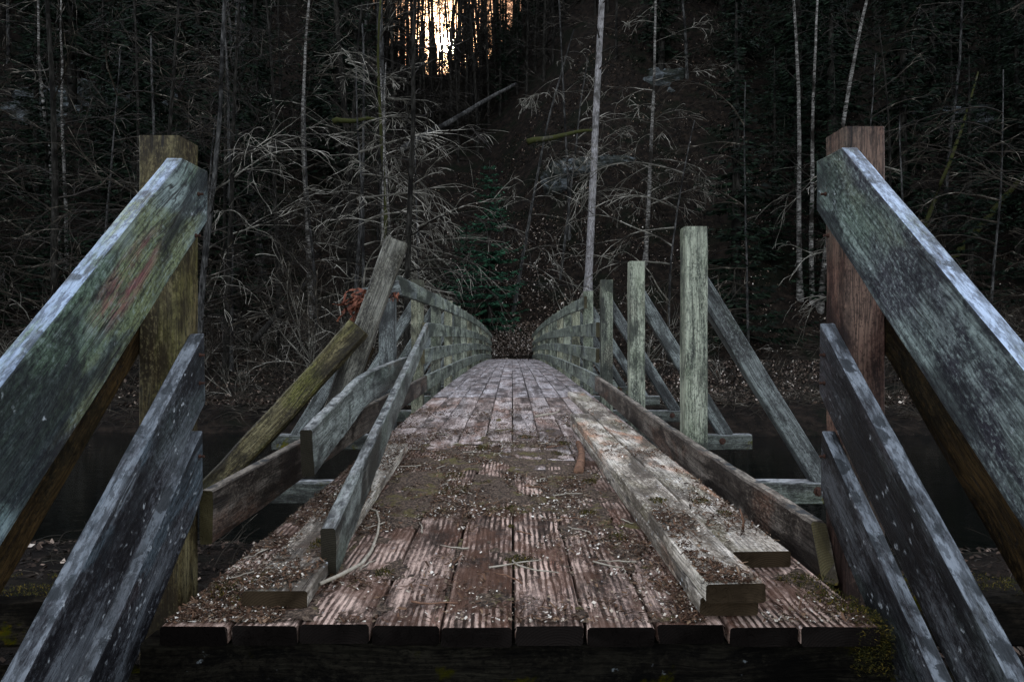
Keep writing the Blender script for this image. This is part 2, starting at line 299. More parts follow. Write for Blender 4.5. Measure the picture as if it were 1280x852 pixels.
# ------------------------------------------------------------------ terrain
def prof(a):   # ridge height seen along direction a = X/Y
    d = abs(a + .096)
    return 30.0 + 24.0 * sstep(.02, .27, d)
def ground(X, Y):
    n1 = noise.fractal(Vector((X * .11, Y * .11, 3.1)), 1.0, 2.0, 4)
    n2 = noise.fractal(Vector((X * .5, Y * .5, 9.1)), 1.0, 2.0, 3)
    if Y < 12:
        z = lerp(-.92, -2.7, sstep(5.6, 9.0, Y + .5 * n1))
        z += .05 * n2 + (.10 * n1 if Y > 3 else .04 * n1)
        z += .012 * max(0, abs(X) - 30)
        if Y < -10: z += .02 * (-10 - Y)
    else:
        yy = Y + 1.2 * n1 + .02 * abs(X)
        z = lerp(-2.7, -1.25, sstep(19.0, 23.5, yy)) + lerp(0, 1.0, sstep(23.5, 37.5, yy))
        if Y > 37:
            a = X / max(Y, 1)
            s = max(0, (Y - 37.2) / 37.8)
            Rz = prof(a)
            if s <= 1: z += Rz * (s ** 1.0)
            else: z += Rz - (Y - 75) * .05
            z += .9 * n1 * min(1, (Y - 37) / 9) + .25 * n2 * min(1, (Y - 37) / 6)
        else: z += .10 * n2
        if 37.6 < Y < 46: z += .25 * sstep(37.6, 39.2, Y) * sstep(46, 41, Y) * sstep(7, 3, abs(X))
    return z
def axis(rng):
    out = []
    for a, b, st in rng:
        x = a
        while x < b - 1e-6: out.append(x); x += st
    out.append(rng[-1][1]); return out
xs = axis([(-600, -120, 60), (-120, -50, 5), (-50, -14, 1.5), (-14, 14, .5), (14, 50, 1.5), (50, 120, 5), (120, 600, 60)])
ys = axis([(-600, -40, 70), (-40, -4, 4), (-4, 9, .5), (9, 19, 1.2), (19, 45, .6), (45, 90, 1.2), (90, 200, 10), (200, 900, 100)])
V = [(x, y, ground(x, y)) for y in ys for x in xs]
nx = len(xs)
F = [(j * nx + i, j * nx + i + 1, (j + 1) * nx + i + 1, (j + 1) * nx + i) for j in range(len(ys) - 1) for i in range(nx - 1)]
def mat_ground():
    k = NT('forest_floor'); tc = k.n('ShaderNodeTexCoord'); P = tc.outputs['Object']
    f = k.noise(P, 2.4, 9, .72); g = k.noise(P, 13., 6, .7); v = k.voro(P, 9.)
    c = k.ramp(f, [(.36, (.003, .0025, .002)), (.5, (.008, .006, .0045)), (.66, (.020, .014, .010))])
    c = k.mix(k.math('MULTIPLY', k.step(g, .58, .70), .7), c, (.050, .036, .026))
    c = k.mix(k.math('MULTIPLY', k.step(k.noise(P, .45, 4, .6), .5, .62), .6), c, (.004, .006, .003))
    return k.fin(c, .95, k.bump(k.math('ADD', f, k.math('MULTIPLY', g, .4)), .9, .12), .05)
M['ground'] = mat_ground()
gr = mesh_obj('ground', V, F, M['ground'], smooth=True); tag(gr, kind='structure')
def mat_water():
    k = NT('river_water'); tc = k.n('ShaderNodeTexCoord')
    f = k.noise(k.vmul(tc.outputs['Object'], (.5, 1, 1)), 2.4, 4, .6)
    return k.fin((.0015, .002, .0018), .07, k.bump(f, .35, .03), .5)
wt = mesh_obj('river', [(-600, 5.5, -2.02), (600, 5.5, -2.02), (600, 24, -2.02), (-600, 24, -2.02)], [(0, 1, 2, 3)], mat_water())
tag(wt, kind='structure')
def hit(px, py, y0=20.0):
    d = Vector(((px - 640) / 853.33, 1, (426 - py) / 853.33)); Y = y0
    while Y < 110:
        if ground(d.x * Y, Y) >= H_CAM + d.z * Y: return Vector((d.x * Y, Y, ground(d.x * Y, Y)))
        Y += .25
    return Vector((d.x * 76, 76, ground(d.x * 76, 76)))

# ------------------------------------------------------------------ timber builder
def frame(p0, p1, up):
    x = (p1 - p0).normalized(); y = up.cross(x).normalized(); z = x.cross(y)
    m = Matrix((x, y, z)).transposed().to_4x4(); m.translation = p0; return m
def timber(name, pts, h, t, mat, parent=None, up=(0, 0, 1), ch=.006, rag=.002, step=.12, skew0=0.0, skew1=0.0, twist=0.0, seed=0, endrag=.0):
    """board lofted along pts (centre line); h along up, t across; skew = slant of the end cuts"""
    pts = [Vector(p) for p in pts]; up = Vector(up)
    # resample
    cum = [0]
    for a, b in zip(pts, pts[1:]): cum.append(cum[-1] + (b - a).length)
    L = cum[-1]; n = max(1, int(L / step))
    def P(s):
        for i in range(len(pts) - 1):
            if s <= cum[i + 1] or i == len(pts) - 2:
                u = (s - cum[i]) / max(1e-6, cum[i + 1] - cum[i])
                if len(pts) > 2:   # catmull-rom
                    p0 = pts[i - 1] if i else pts[0] * 2 - pts[1]; p3 = pts[i + 2] if i + 2 < len(pts) else pts[-1] * 2 - pts[-2]
                    a, b = pts[i], pts[i + 1]
                    return .5 * ((2 * a) + (b - p0) * u + (2 * p0 - 5 * a + 4 * b - p3) * u * u + (3 * a - p0 - 3 * b + p3) * u ** 3)
                return pts[i].lerp(pts[i + 1], u)
    m = frame(pts[0], pts[-1], up); mi = m.inverted()
    c = ch
    prof_ = [(-t/2, -h/2 + c), (-t/2 + c, -h/2), (t/2 - c, -h/2), (t/2, -h/2 + c), (t/2, -h/6), (t/2, h/6), (t/2, h/2 - c), (t/2 - c, h/2), (-t/2 + c, h/2), (-t/2, h/2 - c), (-t/2, h/6), (-t/2, -h/6)]
    V = []; K = len(prof_); ran = random.Random(seed * 77 + len(bpy.data.objects)); o3 = Vector((ran.random() * 90,) * 3)
    for i in range(n + 1):
        s = L * i / n; p = P(s); q = P(min(L, s + .01)) - P(max(0, s - .01)); x = q.normalized()
        y = up.cross(x).normalized(); z = x.cross(y)
        tw = twist * (i / n); cy, sy = math.cos(tw), math.sin(tw)
        for (a, b) in prof_:
            a2, b2 = a * cy - b * sy, a * sy + b * cy
            sk = (skew0 * b / h if i == 0 else skew1 * b / h if i == n else 0)
            v = p + y * a2 + z * b2 + x * sk
            nv = noise.noise_vector(v * 5 + o3) * rag + noise.noise_vector(v * 22 + o3) * rag * .6
            if i in (0, n) and endrag: nv += x * noise.noise(v * 30 + o3) * endrag
            V.append(mi @ (v + nv))
    F = [tuple(reversed(range(K)))]
    for i in range(n):
        for j in range(K):
            a = i * K + j; b = i * K + (j + 1) % K; F.append((a, b, b + K, a + K))
    F.append(tuple(range(n * K, n * K + K)))
    return mesh_obj(name, V, F, mat, parent, mtx=m)
def slab(name, poly, x0, x1, slope_dir, mat, parent=None, ch=.006, rag=.0025):
    """board lying in a YZ plane, outline poly [(Y,Z)], between x0 and x1"""
    bm = bmesh.new()
    a = [bm.verts.new((x0, y, z)) for y, z in poly]; b = [bm.verts.new((x1, y, z)) for y, z in poly]; n = len(poly)
    bm.faces.new(a); bm.faces.new(list(reversed(b)))
    for i in range(n): bm.faces.new((a[i], b[i], b[(i + 1) % n], a[(i + 1) % n]))
    bmesh.ops.recalc_face_normals(bm, faces=bm.faces)
    bmesh.ops.bevel(bm, geom=list(bm.edges), offset=ch, segments=2, affect='EDGES', profile=.6)
    d = Vector((0, slope_dir[0], slope_dir[1])).normalized(); p0 = Vector((x0, poly[0][0], poly[0][1]))
    pr = [Vector((0, y, z)).dot(d) for y, z in poly]; s = min(pr) + .05
    while s < max(pr):
        bmesh.ops.bisect_plane(bm, geom=bm.verts[:] + bm.edges[:] + bm.faces[:], plane_co=d * s, plane_no=d); s += .07
    o3 = Vector((x0 * 31, 5, 9))
    for v in bm.verts: v.co += noise.noise_vector(v.co * 4 + o3) * rag + noise.noise_vector(v.co * 25 + o3) * rag * .5
    m = frame(p0, p0 + d, Vector((0, 0, 1))); bm.transform(m.inverted())
    me = bpy.data.meshes.new(name); bm.to_mesh(me); bm.free(); me.materials.append(mat)
    o = bpy.data.objects.new(name, me); col.objects.link(o)
    if parent: o.parent = parent
    o.matrix_basis = m; return o

# ------------------------------------------------------------------ the bridge
LEN = 38.0
def zd(Y):
    return .15 * (1 - ((Y - 16) / 14.1) ** 2)
rng = random.Random(5)
bridge = empty('wooden_footbridge', (0, 1.94, 0)); bridge.location = (0, 0, 0)
tag(bridge, 'long arched wooden footbridge with a plank deck, leading over the river into the dark wood', 'footbridge')
seams = [(-.998, -.806), (-.800, -.611), (-.606, -.408), (-.401, -.208), (-.202, .001), (.008, .206), (.214, .407), (.414, .611), (.617, .815), (.821, 1.035)]
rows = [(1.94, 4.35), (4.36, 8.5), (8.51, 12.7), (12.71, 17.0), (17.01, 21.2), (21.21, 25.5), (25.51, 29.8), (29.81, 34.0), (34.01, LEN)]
JO = [[0 if q in (0, len(rows)) else (rng.choice((0, 0, .4, -.3, .6)) if q == 1 else 0) for i in range(10)] for q in range(len(rows) + 1)]
for r, (y0_, y1_) in enumerate(rows):
    for i, (x0, x1) in enumerate(seams):
        y0 = y0_ + JO[r][i]; y1 = y1_ + JO[r + 1][i]
        g = rng.uniform(.0, .004); dz = rng.uniform(-.005, .003)
        a = y0 + (rng.uniform(-.012, .012) if r == 0 else rng.uniform(0, .004)); b = y1 - rng.uniform(0, .006)
        if r == 0 and i == 9: x1 = 1.05
        xc = (x0 + x1) / 2
        pts = [(xc + rng.uniform(-.002, .002), a + (b - a) * q / 3, zd(a + (b - a) * q / 3) - .028 + dz) for q in range(4)]
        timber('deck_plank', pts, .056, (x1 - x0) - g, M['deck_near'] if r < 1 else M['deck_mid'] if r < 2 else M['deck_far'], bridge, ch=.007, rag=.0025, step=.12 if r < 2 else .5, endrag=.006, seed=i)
for i, xc in enumerate((-.86, -.3, .3, .86)):
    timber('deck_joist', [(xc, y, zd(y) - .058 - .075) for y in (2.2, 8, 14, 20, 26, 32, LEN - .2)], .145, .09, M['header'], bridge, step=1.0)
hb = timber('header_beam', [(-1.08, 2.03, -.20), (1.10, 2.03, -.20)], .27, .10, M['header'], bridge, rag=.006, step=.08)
tag(hb, 'black mossy header beam under the front edge of the deck')
PY = [2.4 + 2.13 * k for k in range(17)]
def post(k, side, mat, top=None, parent=bridge, bottom=None):
    y = PY[k] + .075; xi = 1.15
    zt = top if top else (1.545 + zd(y) * .5 if k <= (3 if side < 0 else 4) else 1.3675 + zd(y) + .065)
    x = side * (xi + .075)
    b = zd(y) - .42 if bottom is None else bottom
    o = timber('post', [(x, y, b), (x, y, zt)], .15, .15, mat, parent, up=(0, 1, 0), ch=.008, rag=.003, step=.15, seed=k)
    return o
def bolt(p, parent, r=.02, axis='Y'):
    V = []; F = []
    for (rr, d) in ((r * 1.7, 0), (r * 1.7, .004), (r, .005), (r * .95, .018)):
        for q in range(8):
            a = q * math.pi / 4 + .2
            V.append((p[0] + rr * math.cos(a), p[1] - d, p[2] + rr * math.sin(a)) if axis == 'Y' else (p[0] - d * axis, p[1] + rr * math.cos(a), p[2] + rr * math.sin(a)))
    for l in range(3):
        for q in range(8): F.append((l * 8 + q, l * 8 + (q + 1) % 8, l * 8 + 8 + (q + 1) % 8, l * 8 + 8 + q))
    F.append(tuple(range(24, 32)))
    return mesh_obj('bolt', V, F, M['rust'], parent)
greens = ['post_green', 'post_green', 'brace', 'post_yellow', 'rail_green', 'post_green']
for k in range(1, 17):
    for side in (-1, 1):
        if not (side == -1 and k == 1):
            m_ = {(-1, 2): 'brace', (-1, 3): 'post_yellow', (1, 1): 'post_green', (1, 2): 'post_green', (1, 3): 'post_green', (1, 4): 'post_green', (1, 5): 'post_yellow'}.get((side, k)) or greens[(k * 2 + side) % 6]
            p = post(k, side, M[m_], top=1.48 if (side, k) == (-1, 2) else None)
            # brace leaning outwards down to the cross beam
            y = PY[k] + .215; z0 = zd(y)
            timber('brace', [(side * 2.16, y, z0 - .235), (side * 1.27, y, 1.20 + z0)], .13, .105, M['brace'], bridge, up=(side, 0, .62), skew0=.0, step=.3, seed=k)
    y = PY[k] + .215; z0 = zd(y)
    cb = timber('cross_beam', [(-2.40, y, z0 - .29), (2.40, y, z0 - .29)], .15, .125, M['cross'], bridge, rag=.004, step=.15, ch=.01, seed=k)
    if k < 6:
        for s in (-1, 1): bolt((s * 2.10, y - .063, z0 - .275), bridge)
# rails: (offset of centre above the deck, height)
RX = 1.125
RAILS = [(1.275, .185), (.845, .19), (.505, .19), (.145, .20)]
starts = {-1: [6.35, 8.75, 8.6, 2.52], 1: [10.42, 8.93, 8.93, None]}
for side in (-1, 1):
    for ri, (zc, hh) in enumerate(RAILS):
        s = starts[side][ri]
        if s is None: s = 8.95
        y = s; first = True
        while y < LEN - .5:
            nxt = [p + .075 for p in PY[::2] if p > y + 1.5]
            e = nxt[1] if first and len(nxt) > 1 and nxt[0] - y < 2.5 else (nxt[0] if nxt else LEN - .3)
            e = min(e, LEN - .3)
            dx = rng.uniform(-.004, .004)
            if ri == 3 and side == -1 and first: e = 8.85
            pts = [(side * (RX + dx), y + (e - y) * q / 4, zd(y + (e - y) * q / 4) + zc + rng.uniform(-.004, .004)) for q in range(5)]
            mt = M['rail_green'] if not (ri == 3 and side == -1 and first) else M['kerb']
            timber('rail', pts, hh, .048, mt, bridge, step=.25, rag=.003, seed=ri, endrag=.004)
            y = e + .006; first = False
            if e >= LEN - .31: break
# sagging right kerb rail whose near end has come loose
o = timber('rail', [(1.13, 2.47, .045), (1.115, 4.6, .098), (1.11, 6.9, .185), (1.115, 8.94, .255)], .20, .060, M['kerb'], bridge, step=.08, rag=.005, skew0=.10, endrag=.02, ch=.01, seed=3)
o['label'] = 'sagging brown bottom rail along the right edge of the deck'

# mossy sill beams of the abutment, either side
for side, lab in ((-1, 'moss covered abutment beam sticking out at the left of the bridge end'), (1, 'moss covered abutment beam sticking out at the right of the bridge end')):
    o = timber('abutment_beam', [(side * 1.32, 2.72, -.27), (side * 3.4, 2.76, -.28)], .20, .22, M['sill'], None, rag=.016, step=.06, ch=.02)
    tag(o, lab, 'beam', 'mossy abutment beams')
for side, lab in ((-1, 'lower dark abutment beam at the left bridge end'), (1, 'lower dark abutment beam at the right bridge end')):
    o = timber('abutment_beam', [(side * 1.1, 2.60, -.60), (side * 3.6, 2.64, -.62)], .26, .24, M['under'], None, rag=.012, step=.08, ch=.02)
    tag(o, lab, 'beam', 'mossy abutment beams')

# ------------------------------------------------------------------ stair railings up to the deck
SL = .875
def stair(side):
    name = 'left' if side < 0 else 'right'
    root = empty('stair_railing', (side * 1.2, 2.45, -.92))
    tag(root, ('left stair railing with a pink and green stained top board and brown post' if side < 0 else 'right stair railing with a grey top board and red-brown post'), 'railing', 'stair railings at the bridge end')
    off = Matrix.Translation(-root.location)
    xi = 1.168; t = .055; s = side
    def put(o): o.matrix_basis = off @ o.matrix_basis; return o
    zt = 1.533 if s < 0 else 1.565
    put(timber('post', [(s * (xi + .072), 2.47, -.95), (s * (xi + .072), 2.47, zt)], .144, .144, M['post_brown'] if s < 0 else M['post_red'], root, up=(0, 1, 0), ch=.006, rag=.003, step=.12))
    yb = .55
    x0, x1 = (-xi, -xi + t) if s < 0 else (xi - t, xi)
    ya, za = 2.306, (1.427 if s < 0 else 1.464)
    ye = 2.50
    ze = za + .004
    # top board: level cut and plumb cut at its upper end
    poly = [(yb, za - (ya - yb) * SL), (ya, za), (ye, ze), (ye, ze - .18), (yb, ze - .18 - (ye - yb) * SL)]
    put(slab('top_rail', poly, x0, x1, (1, SL), M['rail_left'] if s < 0 else M['rail_blue'], root, ch=.006))
    # middle and lower boards
    z = .838 if s < 0 else .874
    pa = [(yb, z - .01 - (2.47 - yb) * SL), (2.47, z), (2.478, z - .25), (2.44, z - .285), (yb, z - .285 - (2.44 - yb) * SL)]
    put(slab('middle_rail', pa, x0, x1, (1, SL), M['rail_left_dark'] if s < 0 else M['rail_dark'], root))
    z = .487
    pb = [(yb, z - (2.46 - yb) * SL), (2.46, z), (2.468, z - .225), (2.40, z - .30), (yb, z - .30 - (2.40 - yb) * SL)]
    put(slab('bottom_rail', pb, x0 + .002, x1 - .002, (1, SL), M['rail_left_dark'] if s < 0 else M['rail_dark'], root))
    # outer board on the far side of the post
    xo = xi + .146; x2, x3 = (-xo - .05, -xo) if s < 0 else (xo, xo + .05)
    z = .99
    po = [(yb, z - (2.42 - yb) * .93), (2.42, z), (2.60, z), (2.60, z - .08), (2.50, z - .14), (yb, z - .14 - (2.50 - yb) * .93)]
    put(slab('outer_rail', po, x2, x3, (1, .93), M['brown'], root))
    for (yy, zz) in ((2.42, 1.33), (2.40, 1.18), (2.43, .76), (2.43, .66), (2.43, .40)):
        b = bolt((x1 if s < 0 else x0, yy, zz), root, r=.0045, axis=s); b.name = 'nail'; put(b)
    return root
stair(-1); stair(1)

# ------------------------------------------------------------------ broken pieces
def thing(o, label, cat, group=None): return tag(o, label, cat, group)
lp = timber('leaning_post', [(-1.30, 4.67, .06), (-.795, 4.72, 1.50)], .15, .15, M['lean'], None, up=(0, 1, 0), step=.12, rag=.006, ch=.010, twist=.12)
thing(lp, 'thick grey broken post leaning inwards on the left of the bridge', 'post')
lb = timber('fallen_brace', [(-2.02, 4.50, -.20), (-1.55, 4.52, .30), (-1.02, 4.55, .90)], .15, .10, M['yellowbeam'], None, up=(-1, 0, 1.0), step=.12, rag=.006, ch=.012)
thing(lb, 'yellow-brown timber brace slanting up against the leaning post', 'timber')
lb2 = timber('fallen_brace', [(-1.42, 5.15, .12), (-1.10, 5.2, .78)], .12, .10, M['brown'], None, up=(-1, 0, .5), step=.12, rag=.004)
thing(lb2, 'short brown timber strut behind the leaning post', 'timber')
l1 = timber('broken_rail', [(-.835, 2.78, .352), (-.91, 3.7, .43), (-.99, 4.7, .495), (-1.06, 6.85, .55)], .205, .05, M['loose'], None, step=.08, rag=.004, ch=.006, twist=-.05, skew0=-.05)
thing(l1, 'bowed grey rail board pointing at the camera with its sawn end in the air', 'board', 'fallen rail boards')
l2 = timber('broken_rail', [(-.624, 2.32, .087), (-.742, 4.0, .325), (-1.085, 8.70, .95)], .175, .05, M['loose'], None, step=.08, rag=.004, ch=.006)
thing(l2, 'long grey board slanting down from the left rail, near end resting on the deck', 'board', 'fallen rail boards')
l3 = timber('broken_rail', [(-1.235, 5.55, 1.165), (-.92, 5.62, 1.245)], .125, .05, M['brace'], None, step=.08, rag=.008, ch=.008, endrag=.03)
thing(l3, 'short snapped rail stub with red shreds behind the leaning post', 'board', 'fallen rail boards')
# loose planks
s1 = timber('loose_plank', [(.637, 2.00, .032), (.588, 5.86, .100)], .055, .172, M['stack'], None, step=.1, rag=.003, endrag=.004, up=(0, 0, 1))
thing(s1, 'lower of the two stacked planks lying on the right of the deck', 'plank', 'loose planks on the deck')
s2 = timber('loose_plank', [(.642, 1.955, .088), (.592, 5.93, .152)], .055, .172, M['stack'], None, step=.1, rag=.003, endrag=.004)
thing(s2, 'upper of the two stacked planks, pale with chips and a rusty near end', 'plank', 'loose planks on the deck')
s3 = timber('loose_plank', [(.885, 2.42, .036), (.845, 5.2, .092), (.80, 8.57, .142)], .058, .205, M['stack'], None, step=.1, rag=.003, endrag=.004)
thing(s3, 'long single pale plank lying between the plank stack and the right rail', 'plank', 'loose planks on the deck')
s4 = timber('loose_plank', [(-.716, 2.06, .030), (-.80, 4.6, .095)], .055, .195, M['stack'], None, step=.1, rag=.003, endrag=.004)
thing(s4, 'chip-covered plank lying on the left edge of the deck beside the slanting board', 'plank', 'loose planks on the deck')

# torn red fabric on the rail stub
def ribbon(pts, wd, V, F, rn):
    b = len(V); n = len(pts)
    for i, p in enumerate(pts):
        a = rn.uniform(-.8, .8) + i * .5; d = Vector((math.cos(a) * .6, math.sin(a), .5 * math.sin(a * 2))) * wd * (1 - .6 * i / n)
        V.append(p - d * .5); V.append(p + Vector((0, -.012, .006))); V.append(p + d * .5)
    for i in range(n - 1):
        for q in (0, 1): F.append((b + i * 3 + q, b + i * 3 + q + 1, b + i * 3 + q + 4, b + i * 3 + q + 3))
V, F = [], []; rn = random.Random(8)
for q in range(26):
    p = Vector((-1.235 + rn.uniform(-.05, .03), 5.50 + rn.uniform(-.05, .04), 1.24 - rn.random() * .16)); pts = [p.copy()]
    dn = rn.choice((0, 0, 0, 1)); d = Vector((rn.uniform(-1, 1), rn.uniform(-1, .6), rn.uniform(-.6, .5))).normalized()
    for j in range(8):
        d = (d + Vector((rn.uniform(-1, 1), rn.uniform(-1, .7), rn.uniform(-1, .8) - .6 * dn)) * .8).normalized(); p = p + d * .026
        pts.append(p.copy())
    ribbon(pts, .055, V, F, rn)
for q in range(7):
    p = Vector((-1.20 + rn.uniform(-.05, .04), 5.50, 1.10)); pts = [p.copy()]
    for j in range(7): p = p + Vector((-.018 + rn.uniform(-.012, .02), rn.uniform(-.01, .01), -.036)); pts.append(p.copy())
    ribbon(pts, .035, V, F, rn)
for q in range(7):
    p = Vector((-.94 + rn.uniform(-.03, .02), 5.56, 1.20)); pts = [p.copy()]
    for j in range(4): p = p + Vector((rn.uniform(-.02, .02), rn.uniform(-.01, .01), -.018)); pts.append(p.copy())
    ribbon(pts, .03, V, F, rn)
tf = mesh_obj('torn_fabric', V, F, M['fabric'], smooth=True)
thing(tf, 'crumpled orange-red torn shreds hanging from the snapped rail stub', 'shreds')

# ------------------------------------------------------------------ tubes
def tube(V, F, pts, radii, sides=4):
    b = len(V); n = len(pts)
    for i, p in enumerate(pts):
        d = (pts[min(n - 1, i + 1)] - pts[max(0, i - 1)]).normalized()
        a = Vector((0, 0, 1)) if abs(d.z) < .9 else Vector((1, 0, 0))
        u = d.cross(a).normalized(); v = d.cross(u)
        for q in range(sides):
            t = 2 * math.pi * q / sides; V.append(p + (u * math.cos(t) + v * math.sin(t)) * radii[i])
    for i in range(n - 1):
        for q in range(sides):
            F.append((b + i * sides + q, b + i * sides + (q + 1) % sides, b + (i + 1) * sides + (q + 1) % sides, b + (i + 1) * sides + q))
    F.append(tuple(b + (n - 1) * sides + q for q in range(sides)))
def wig(p, d, L, n, amt, rn, grav=0.0):
    pts = [p.copy()]
    for i in range(n):
        d = (d + Vector((rn.gauss(0, amt), rn.gauss(0, amt), rn.gauss(0, amt) + grav))).normalized(); p = p + d * (L / n); pts.append(p.copy())
    return pts, d
# sticks on the deck
def stick(pts, r0, r1, mat, label, sides=7, name='stick', group=None):
    V, F = [], []; n = len(pts); rn = random.Random(int(r0 * 1e5))
    tube(V, F, [Vector(p) for p in pts], [lerp(r0, r1, i / (n - 1)) * rn.uniform(.88, 1.12) for i in range(n)], sides); F.append(tuple(reversed(range(sides))))
    o = mesh_obj(name, V, F, mat, smooth=True); tag(o, label, 'stick', group); return o
zz = lambda x, y, h=0.0: zd(y) + h
curve = [(400, 733), (420, 727), (438, 718), (452, 708), (464, 694), (472, 672), (474, 655), (471, 643), (462, 640), (450, 645), (438, 655)]
cp = []
for i, (px, py) in enumerate(curve):
    Y = (.81 - .02) / ((py - 426) / 853.33); p = at(px, py, Y); cp.append((p.x, p.y, .030 + .008 * abs(math.sin(i))))
stick(cp, .007, .004, M['stick'], 'pale curved stick looping over the deck beside the slanting board')
p0 = at(723, 597, 3.9); p1 = at(727, 556, 4.9)
st = stick([(.385, 3.95, .055), (.425, 4.2, .070), (.46, 4.5, .080), (.47, 4.85, .085)], .027, .021, M['redstick'], 'thick red-brown branch stub lying beside the pale plank', 9)
st = stick([(.22, 6.5, .09), (.32, 6.55, .105), (.42, 6.7, .10), (.49, 7.0, .10)], .012, .007, M['stick'], 'pale bent stick near the far end of the planks')
st = stick([(.90, 2.66, .07), (.895, 2.64, .115), (.885, 2.65, .16)], .005, .003, M['redstick'], 'small twig standing upright on the single plank', 5, 'twig')
rn = random.Random(21)
for q in range(46):
    x = rn.uniform(-.95, .55); y = 2.0 + 3.6 * rn.random() ** 1.3; L = rn.uniform(.06, .22); a = rn.uniform(0, 6.28)
    pts, _ = wig(Vector((x, y, 0)), Vector((math.cos(a), math.sin(a), 0)), L, 5, .25, rn)
    pts = [(p.x, p.y, zd(p.y) + .006 + .006 * rn.random()) for p in pts]
    if min(p[1] for p in pts) < 1.97: continue
    stick(pts, .0035, .0018, M['stick'] if q % 3 else M['redstick'], 'small dead twig lying in the litter on the deck', 4, 'twig', 'small twigs scattered over the deck')

# ------------------------------------------------------------------ litter and moss on the deck
def surf_z(x, y):
    z = zd(y)
    def inb(xa, ya, xb, yb, w_):
        if not (ya < y < yb): return False
        c = lerp(xa, xb, (y - ya) / (yb - ya)); return abs(x - c) < w_ / 2
    if inb(.642, 1.955, .592, 5.93, .168): return lerp(.116, .180, (y - 1.955) / 3.975)
    if inb(.885, 2.42, .80, 8.57, .198): return lerp(.121, .171, (y - 5.2) / 3.37) if y > 5.2 else lerp(.066, .122, (y - 2.42) / 2.78)
    if inb(-.716, 2.06, -.80, 4.6, .19): return lerp(.058, .123, (y - 2.06) / 2.54)
    return z
def dens(x, y):
    n = noise.fractal(Vector((x * 2.6, y * 2.0, 1.7)), 1.0, 2.0, 4)
    d = .10
    d += 1.1 * sstep(-.35, -.62, x) * sstep(4.8, 3.2, y)
    d += 1.0 * sstep(2.3, 3.1, y) * sstep(6.2, 4.4, y) * sstep(.55, .15, x)
    d += .5 * sstep(.42, .55, x) * sstep(.75, .6, x) * sstep(4.4, 3, y)
    d += .28 * sstep(.75, .85, x) * sstep(6, 3.5, y)
    d += .10 * sstep(5, 8, y)
    return max(0, d * (.55 + 1.5 * n) + .25 * n * sstep(2.2, 3.2, y))
def flakes(name, N, mat, dfn, smin, smax, aspect, seed, curl=.35, lift=.003, ymax=7.5, scale_with_y=True):
    rn = random.Random(seed); V, F = [], []; c = 0; tries = 0
    while c < N and tries < N * 40:
        tries += 1
        y = 1.96 + (ymax - 1.96) * rn.random() ** 1.6; x = rn.uniform(-.99, 1.03)
        if rn.random() > dfn(x, y): continue
        s = rn.uniform(smin, smax) * rn.uniform(.6, 1.3); a = rn.uniform(0, 6.28); asp = rn.uniform(*aspect)
        z = surf_z(x, y) + lift + rn.random() * lift * 1.5
        u = Vector((math.cos(a), math.sin(a), rn.gauss(0, curl))) * s; v = Vector((-math.sin(a), math.cos(a), rn.gauss(0, curl))) * s * asp
        p = Vector((x, y, z)); b = len(V)
        V += [p - u - v * rn.uniform(.3, 1), p + u * rn.uniform(.6, 1) - v, p + u + v * rn.uniform(.3, 1), p - u * rn.uniform(.5, 1) + v]; F.append((b, b + 1, b + 2, b + 3)); c += 1
    o = mesh_obj(name, V, F, mat); return o
o = flakes('wood_chips', 24000, M['chips'], dens, .0016, .0062, (.35, .9), 1); tag(o, 'pale wood chips and seed scales strewn over the deck and planks', 'litter', kind='stuff')
o = flakes('needle_litter', 24000, M['needles'], lambda x, y: dens(x, y) * (1.4 if noise.noise(Vector((x * 3, y * 2, 8))) > -.1 else .35), .005, .015, (.08, .35), 2, lift=.004, curl=.3); tag(o, 'brown rotting needles and leaf crumbs lying across the deck', 'litter', kind='stuff')
# low mounds of rotted mulch between the planks' joints and on the planks
def mulch_h(x, y):
    n = noise.fractal(Vector((x * 5.5, y * 4.5, 2.2)), .9, 2.1, 6)
    d = .95 * sstep(2.7, 3.4, y) * sstep(6.3, 4.6, y) * sstep(.58, .25, x) * sstep(-.85, -.5, x) + .75 * sstep(-.30, -.60, x) * sstep(4.8, 3., y) + .6 * sstep(.30, .42, x) * sstep(.58, .50, x) * sstep(4.5, 3, y) + .45 * sstep(.93, .99, x)
    gap = min(abs(x - (a[1] + b[0]) / 2) for a, b in zip(seams, seams[1:]))
    d += .45 * sstep(.03, .0, gap) * sstep(6, 4, y)
    return (.62 * d - .50 + .75 * n) * .020
st_ = .0125; NX = int(2.02 / st_); NY = int(4.6 / st_); V, F = [], []; idx = {}
for j in range(NY):
    for i in range(NX):
        x = -.985 + i * st_; y = 1.965 + j * st_; h = mulch_h(x, y) - (.007 if surf_z(x, y) > zd(y) + .03 else 0)
        if h > -.003:
            idx[(i, j)] = len(V)
            hh = min(h, .014); fz = noise.noise(Vector((x * 95, y * 95, 3))) * .004 + noise.noise(Vector((x * 40, y * 40, 7))) * .004
            V.append((x + rng.uniform(-.003, .003), y + rng.uniform(-.003, .003), surf_z(x, y) + hh + (fz if h > 0 else 0)))
for (i, j), a in idx.items():
    b, c, d = idx.get((i + 1, j)), idx.get((i + 1, j + 1)), idx.get((i, j + 1))
    if None in (b, c, d): continue
    zs = [V[q][2] for q in (a, b, c, d)]
    if max(zs) - min(zs) < .03: F.append((a, b, c, d))
k = NT('rotted_mulch'); tc = k.n('ShaderNodeTexCoord'); P = tc.outputs['Object']
c = k.ramp(k.noise(P, 70, 8, .75), [(.38, (.010, .007, .005)), (.50, (.050, .032, .020)), (.62, (.17, .12, .085))])
c = k.mix(k.math('MULTIPLY', k.step(k.noise(P, 5, 7, .75), .52, .60), .8), c, (.085, .070, .018))
